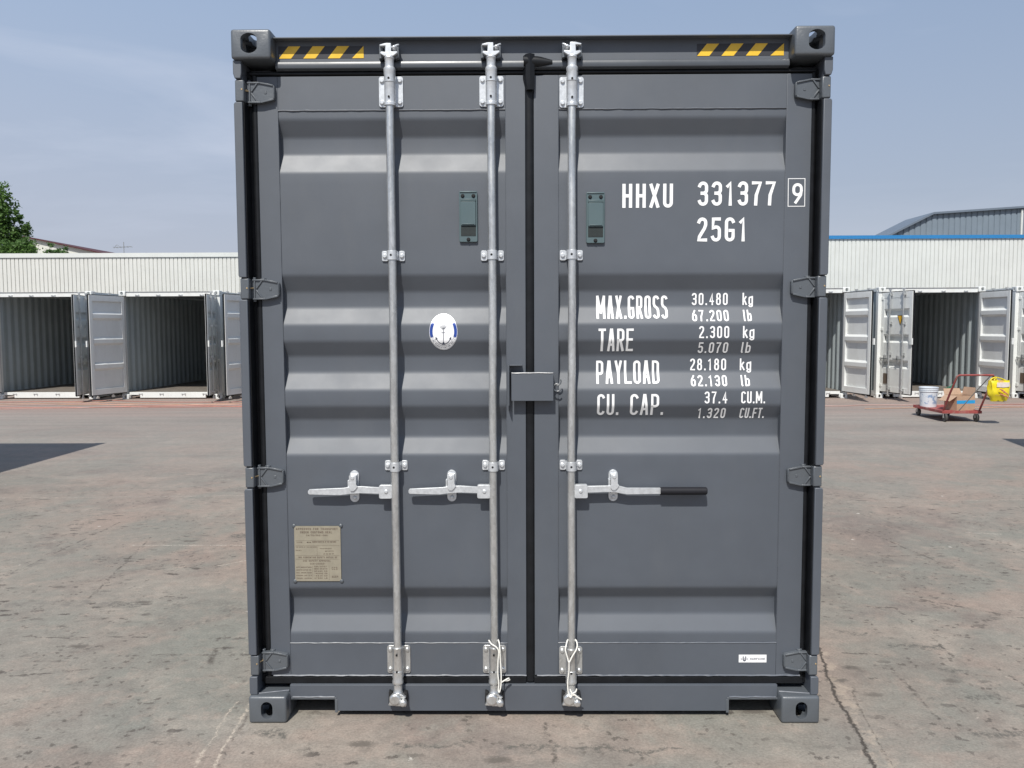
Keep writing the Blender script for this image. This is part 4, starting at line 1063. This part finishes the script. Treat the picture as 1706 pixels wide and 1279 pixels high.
def tree(name, x, y, h, lobes, nleaf, size, mat, label, trunk_r=.22):
    t = empty(name, (x, y, 0)); b = M()
    top = Vector((0, 0, h * .55)); b.tube([(0, 0, 0), (.05, 0, h * .25), (0, .05, h * .4), top, (0, 0, h * .8)], [trunk_r, trunk_r * .8, trunk_r * .65, trunk_r * .45, trunk_r * .15], 8)
    for (lx_, ly_, lz_, lr) in lobes: b.tube([(0, 0, h * .35), ((lx_) * .5, ly_ * .5, (lz_ + h * .35) * .5), (lx_, ly_, lz_)], [trunk_r * .4, trunk_r * .25, trunk_r * .08], 6)
    b.build('trunk', BARK, t)
    c = M(); tot = sum(l[3] ** 2 for l in lobes)
    for (lx_, ly_, lz_, lr) in lobes:
        n = int(nleaf * lr * lr / tot); subs = []
        for _ in range(max(8, int(26 * lr))):
            v_ = Vector((random.gauss(0, 1), random.gauss(0, 1), random.gauss(0, 1))).normalized() * lr * random.uniform(.35, 1.0)
            subs.append((v_, lr * random.uniform(.22, .42)))
        for _ in range(n):
            sv, sr = random.choice(subs); v_ = sv + Vector((random.gauss(0, 1), random.gauss(0, 1), random.gauss(0, .8))) * sr * .55
            p = Vector((lx_, ly_, lz_)) + v_; s = size * random.uniform(.6, 1.3)
            a = Vector((random.gauss(0, 1), random.gauss(0, 1), random.gauss(0, .6))).normalized(); bb = a.cross(Vector((random.gauss(0, 1), random.gauss(0, 1), random.gauss(0, 1)))).normalized()
            c.add([p - a * s, p + bb * s * .5, p + a * s, p - bb * s * .5], [(0, 1, 2, 3)])
    c.build('crown', mat, t, smooth=False, fixn=False)
    tag(t, label, 'tree' if name == 'tree' else 'bush'); return t
tree('tree', -30.0, 42, 10.3, [(.1, 0, 9.5, 1.0), (1.0, 0, 8.9, .85), (-1.0, 0, 9.2, 1.3), (.6, -.4, 7.6, 1.3), (.2, 0, 8.7, 1.1), (.9, -.3, 8.0, 1.0), (-1.0, .2, 8.4, 1.5), (.9, .2, 6.9, 1.1), (-.3, -.5, 7.0, 1.6), (2.1, 0, 8.05, .40), (1.9, 0, 7.2, .75), (1.75, 0, 6.1, .9), (-1.8, .3, 6.2, 1.9), (.2, 0, 5.6, 1.6), (2.5, 0, 6.3, .32)], 30000, .10, LF,
     'big leafy green tree rising over the cream wall at the left edge')
tree('bush', -20.2, 29.5, 4.9, [(0, 0, 5.05, .5), (-.45, 0, 4.95, .5), (.42, 0, 4.85, .42), (0, 0, 4.4, .7)], 4000, .055, LF, 'rounded green tree top just right of the big tree, over the cream wall', .1)
tree('bush', -18.75, 29.5, 4.6, [(-.05, 0, 4.85, .35), (.3, 0, 4.72, .32), (-.35, 0, 4.7, .3), (0, 0, 4.3, .5)], 2600, .05, LF2, 'smallest green tree top peeking over the cream wall below the red roof edge', .08)

# ================================================================== TROLLEY AND LOAD
RED = paint('rusty_red_paint', (.30, .060, .055), .6, .25, dirt=.8, dirtcol=(.36, .25, .21)); RUBB = solid('caster_rubber', (.055, .053, .05), .7)
tr = empty('platform_trolley', (7.73, 10.86, 0), R(-2))
b = M()
b.box(-.32, .32, 0, 1.10, .165, .185)
for a in ((-.32, .32, -.02, .0, .150, .200), (-.32, .32, 1.10, 1.12, .150, .200), (-.34, -.3205, -.02, 1.12, .150, .200), (.3205, .34, -.02, 1.12, .150, .200)): b.box(*a)
b.build('platform', RED, tr, bevel=.003)
b = M()
b.tube([(-.31, .02, .19), (-.31, -.20, .52), (-.305, -.42, .83), (-.28, -.44, .85), (0, -.44, .852), (.28, -.44, .85), (.305, -.42, .83), (.31, -.20, .52), (.31, .02, .19)], .017, 10)
b.build('push_handle', RED, tr)
b = M().tube([(-.04, .02, .195), (.10, -.20, .52), (.24, -.42, .83)], .008, 6); b.build('brace', solid('grey_rod', (.25, .24, .22), .5, .4), tr)
for x, y in ((-.27, .03), (.27, .03), (-.27, 1.05), (.27, 1.05)):
    b = M(); b.lathe([(.05, -.018), (.068, -.020), (.074, -.012), (.074, .012), (.068, .020), (.05, .018)], (x, y, .076), 'x', 18); w = b.build('caster', RUBB, tr, bevel=0)
    b = M(); b.lathe([(.045, -.016), (.045, .016)], (x, y, .076), 'x', 12); b.box(x - .030, x - .024, y - .02, y + .02, .07, .148); b.box(x + .024, x + .030, y - .02, y + .02, .07, .148); b.box(x - .04, x + .04, y - .04, y + .04, .142, .1495)
    b.build('fork', GALV, w)
tag(tr, 'rusty red platform trolley on casters with a tilted tube handle', 'trolley')
BK = NT('printed_white_bucket'); bn = BK.noise(9, 4, .6); zz_ = BK.n('ShaderNodeSeparateXYZ'); BK.l(BK.tc(), zz_.inputs[0])
msk = BK.math('MULTIPLY', BK.ramp(bn, .52, .58), BK.math('MULTIPLY', BK.ramp(zz_.outputs[2], .05, .08), BK.ramp(zz_.outputs[2], .27, .24)))
BKM = BK.done(BK.mix(msk, (.60, .64, .68), (.24, .33, .48)), .4)
b = M(); b.lathe([(.145, 0), (.150, .005), (.168, .30), (.170, .302), (.180, .304), (.180, .318), (.172, .320), (.172, .335), (.180, .337), (.180, .352), (.174, .354), (.174, .372), (.184, .374), (.184, .388), (.176, .390), (.168, .386), (.166, .33)], (0, 0, 0), 'z', 28)
o = b.build('bucket', BKM); o.scale = (.92, .92, .95); o.location = (7.565, 11.70, .1855); tag(o, 'tall white plastic bucket with blue print standing on the red trolley', 'bucket')
CARD = solid('cardboard', (.42, .28, .19), .8, 0, .08); TAPE = solid('blue_tape', (.02, .30, .62), .35)
bo = empty('cardboard_box', (7.86, 11.18, .186), R(14))
b = M(); t_ = .005
b.box(-.19, .19, -.15, .15, 0, t_); b.box(-.19, .19, -.15, -.145, t_, .26); b.box(-.19, .19, .145, .15, t_, .26); b.box(-.19, -.185, -.1449, .1449, t_, .26); b.box(.185, .19, -.1449, .1449, t_, .26)
bo_c = b.build('carton', CARD, bo, smooth=False)
b = M(); b.add([(-.19, -.15, .262), (-.19, .15, .262), (-.33, .13, .17), (-.33, -.13, .17)], [(0, 1, 2, 3)]); b.add([(.19, -.15, .262), (.19, .15, .262), (.22, .14, .40), (.22, -.12, .40)], [(0, 1, 2, 3)])
b.add([(-.19, .15, .262), (.19, .15, .262), (.17, .20, .37), (-.17, .20, .37)], [(0, 1, 2, 3)]); fo = b.build('flap', CARD, bo, smooth=False); so = fo.modifiers.new('t', 'SOLIDIFY'); so.thickness = .005
b = M().box(-.1915, .1915, -.1515, -.1502, .12, .18); b.box(.1902, .1915, -.150, .10, .12, .175); b.build('tape', TAPE, bo, smooth=False)
tag(bo, 'open cardboard box with a blue tape band on the red trolley beside the bucket', 'box')
# yellow bag hanging from the handle
YB = NT('yellow_bag_plastic'); yn = YB.noise(6, 3, .5); ym = YB.math('MULTIPLY', YB.ramp(yn, .55, .60), .8)
YBM = YB.done(YB.mix(ym, (.74, .60, .02), (.55, .32, .12)), .3)
b = M(); n = 22; mm_ = 12
for i in range(mm_ + 1):
    t = i / mm_; z = -.38 * t
    hw = .205 - .012 * math.sin(math.pi * t) - (.05 * max(0, t - .7) / .3); th = .03 + .075 * math.sin(math.pi * min(1, .12 + t * .8))
    for k in range(n):
        a = 2 * math.pi * k / n; ca, sa = math.cos(a), math.sin(a)
        rx = abs(ca) ** .55 * math.copysign(1, ca); ry = abs(sa) ** .8 * math.copysign(1, sa)
        w_n = 1 + .16 * noise.noise(Vector((ca * 2, sa * 2, t * 4)))
        b.v.append((rx * hw * w_n, ry * th * w_n, z + .018 * noise.noise(Vector((ca * 3, sa * 3, 7 + t)))))
for i in range(mm_):
    for k in range(n): k2 = (k + 1) % n; b.f.append((i * n + k, i * n + k2, (i + 1) * n + k2, (i + 1) * n + k))
b.f.append(tuple(mm_ * n + k for k in range(n)))
bag = empty('plastic_bag', (8.09, 10.40, .765), R(8)); bag.scale = (.93, .93, .93)
bb_ = b.build('bag_body', YBM, bag)
b = M(); b.tube([(-.19, 0, -.03), (-.15, 0, .03), (-.08, .0, .055), (-.04, 0, -.005)], .014, 6); b.tube([(.14, 0, -.01), (.04, 0, .03), (-.06, 0, .055), (-.10, 0, .0)], .012, 6); b.build('bag_handle', YBM, bag)
b = M()
def bagpatch(x0, x1, z0, z1, y): b.add([(x0, y, z0), ((x0 + x1) / 2, y - .012, z0 - .01), (x1, y, z0), (x1, y, z1), ((x0 + x1) / 2, y - .012, z1 + .005), (x0, y, z1)], [(0, 1, 4, 5), (1, 2, 3, 4)])
bagpatch(-.12, .13, -.115, -.035, -.105); b.build('white_print', solid('bag_white_print', (.70, .62, .58), .4), bag)
b = M()
for k, (x, z) in enumerate(((-.06, -.17), (-.02, -.20), (.02, -.23), (-.05, -.26), (.03, -.29))):
    b.tube([(x - .04, -.150, z + .02), (x, -.158, z + .01), (x + .05, -.150, z - .02)], .011, 6)
b.build('red_print', solid('bag_red_print', (.60, .22, .14), .4), bag)
PINK = solid('red_print', (.55, .10, .05), .4); WPR = solid('white_print', (.75, .70, .66), .4)
tag(bag, 'bright yellow printed plastic bag hanging on the trolley handle', 'bag')
b = M()
for k in range(4):
    P = [(7.98 + .10 * k * .4 + .05 * math.cos(t_ * 1.3 + k), 15.50, .20 + .03 * k + .05 * math.sin(t_ * 1.1 + k * 2)) for t_ in range(8)]
    b.tube([(p[0] + 1.95, p[1], p[2]) for p in P], .010, 5)
o = b.build('rope', solid('green_rope', (.03, .16, .10), .6)); tag(o, 'tangled green rope on the sill of the white container behind the trolley', 'rope')

# red and orange hoses lying in front of the row
HOS = [solid('red_hose', (.42, .17, .13), .6), solid('faded_orange_hose', (.46, .27, .18), .6), solid('pink_hose', (.46, .28, .24), .6)]
lab = ['red hose nearest the cream wall containers at left', 'faded orange hose curving over the yard at left', 'pale pink hose lying straight across the yard at left', 'red hose with a wide bend at left, second from the camera',
       'orange hose running to the grey container at left', 'red hose nearest the camera at left', 'pale pink hose beside the grey container at left', 'orange hose behind the trolley at right', 'pale pink hose in front of the right containers', 'red hose right of the trolley wheels']
rows_ = [(-14, -5, 15.2), (-14, -5, 14.7), (-13.5, -5.4, 14.2), (-14, -5, 13.9), (-10.5, -5, 14.5), (-13.8, -8, 13.55), (-8.8, -5, 14.05), (7.0, 14, 13.3), (6.2, 11, 13.8), (9.5, 14.5, 14.1)]
for i, (xa, xb, y) in enumerate(rows_):
    P = []; N = 70
    for k in range(N + 1):
        t = k / N; x = xa + (xb - xa) * t
        P.append((x, y + .55 * noise.noise(Vector((x * .35, i * 3.3, 0))) + .18 * noise.noise(Vector((x * 1.3, i * 7.1, 4))), .013))
    o = M().tube(P, .008, 6).build('hose', HOS[i % 3]); tag(o, lab[i], 'hose', 'hoses lying in front of the white containers')
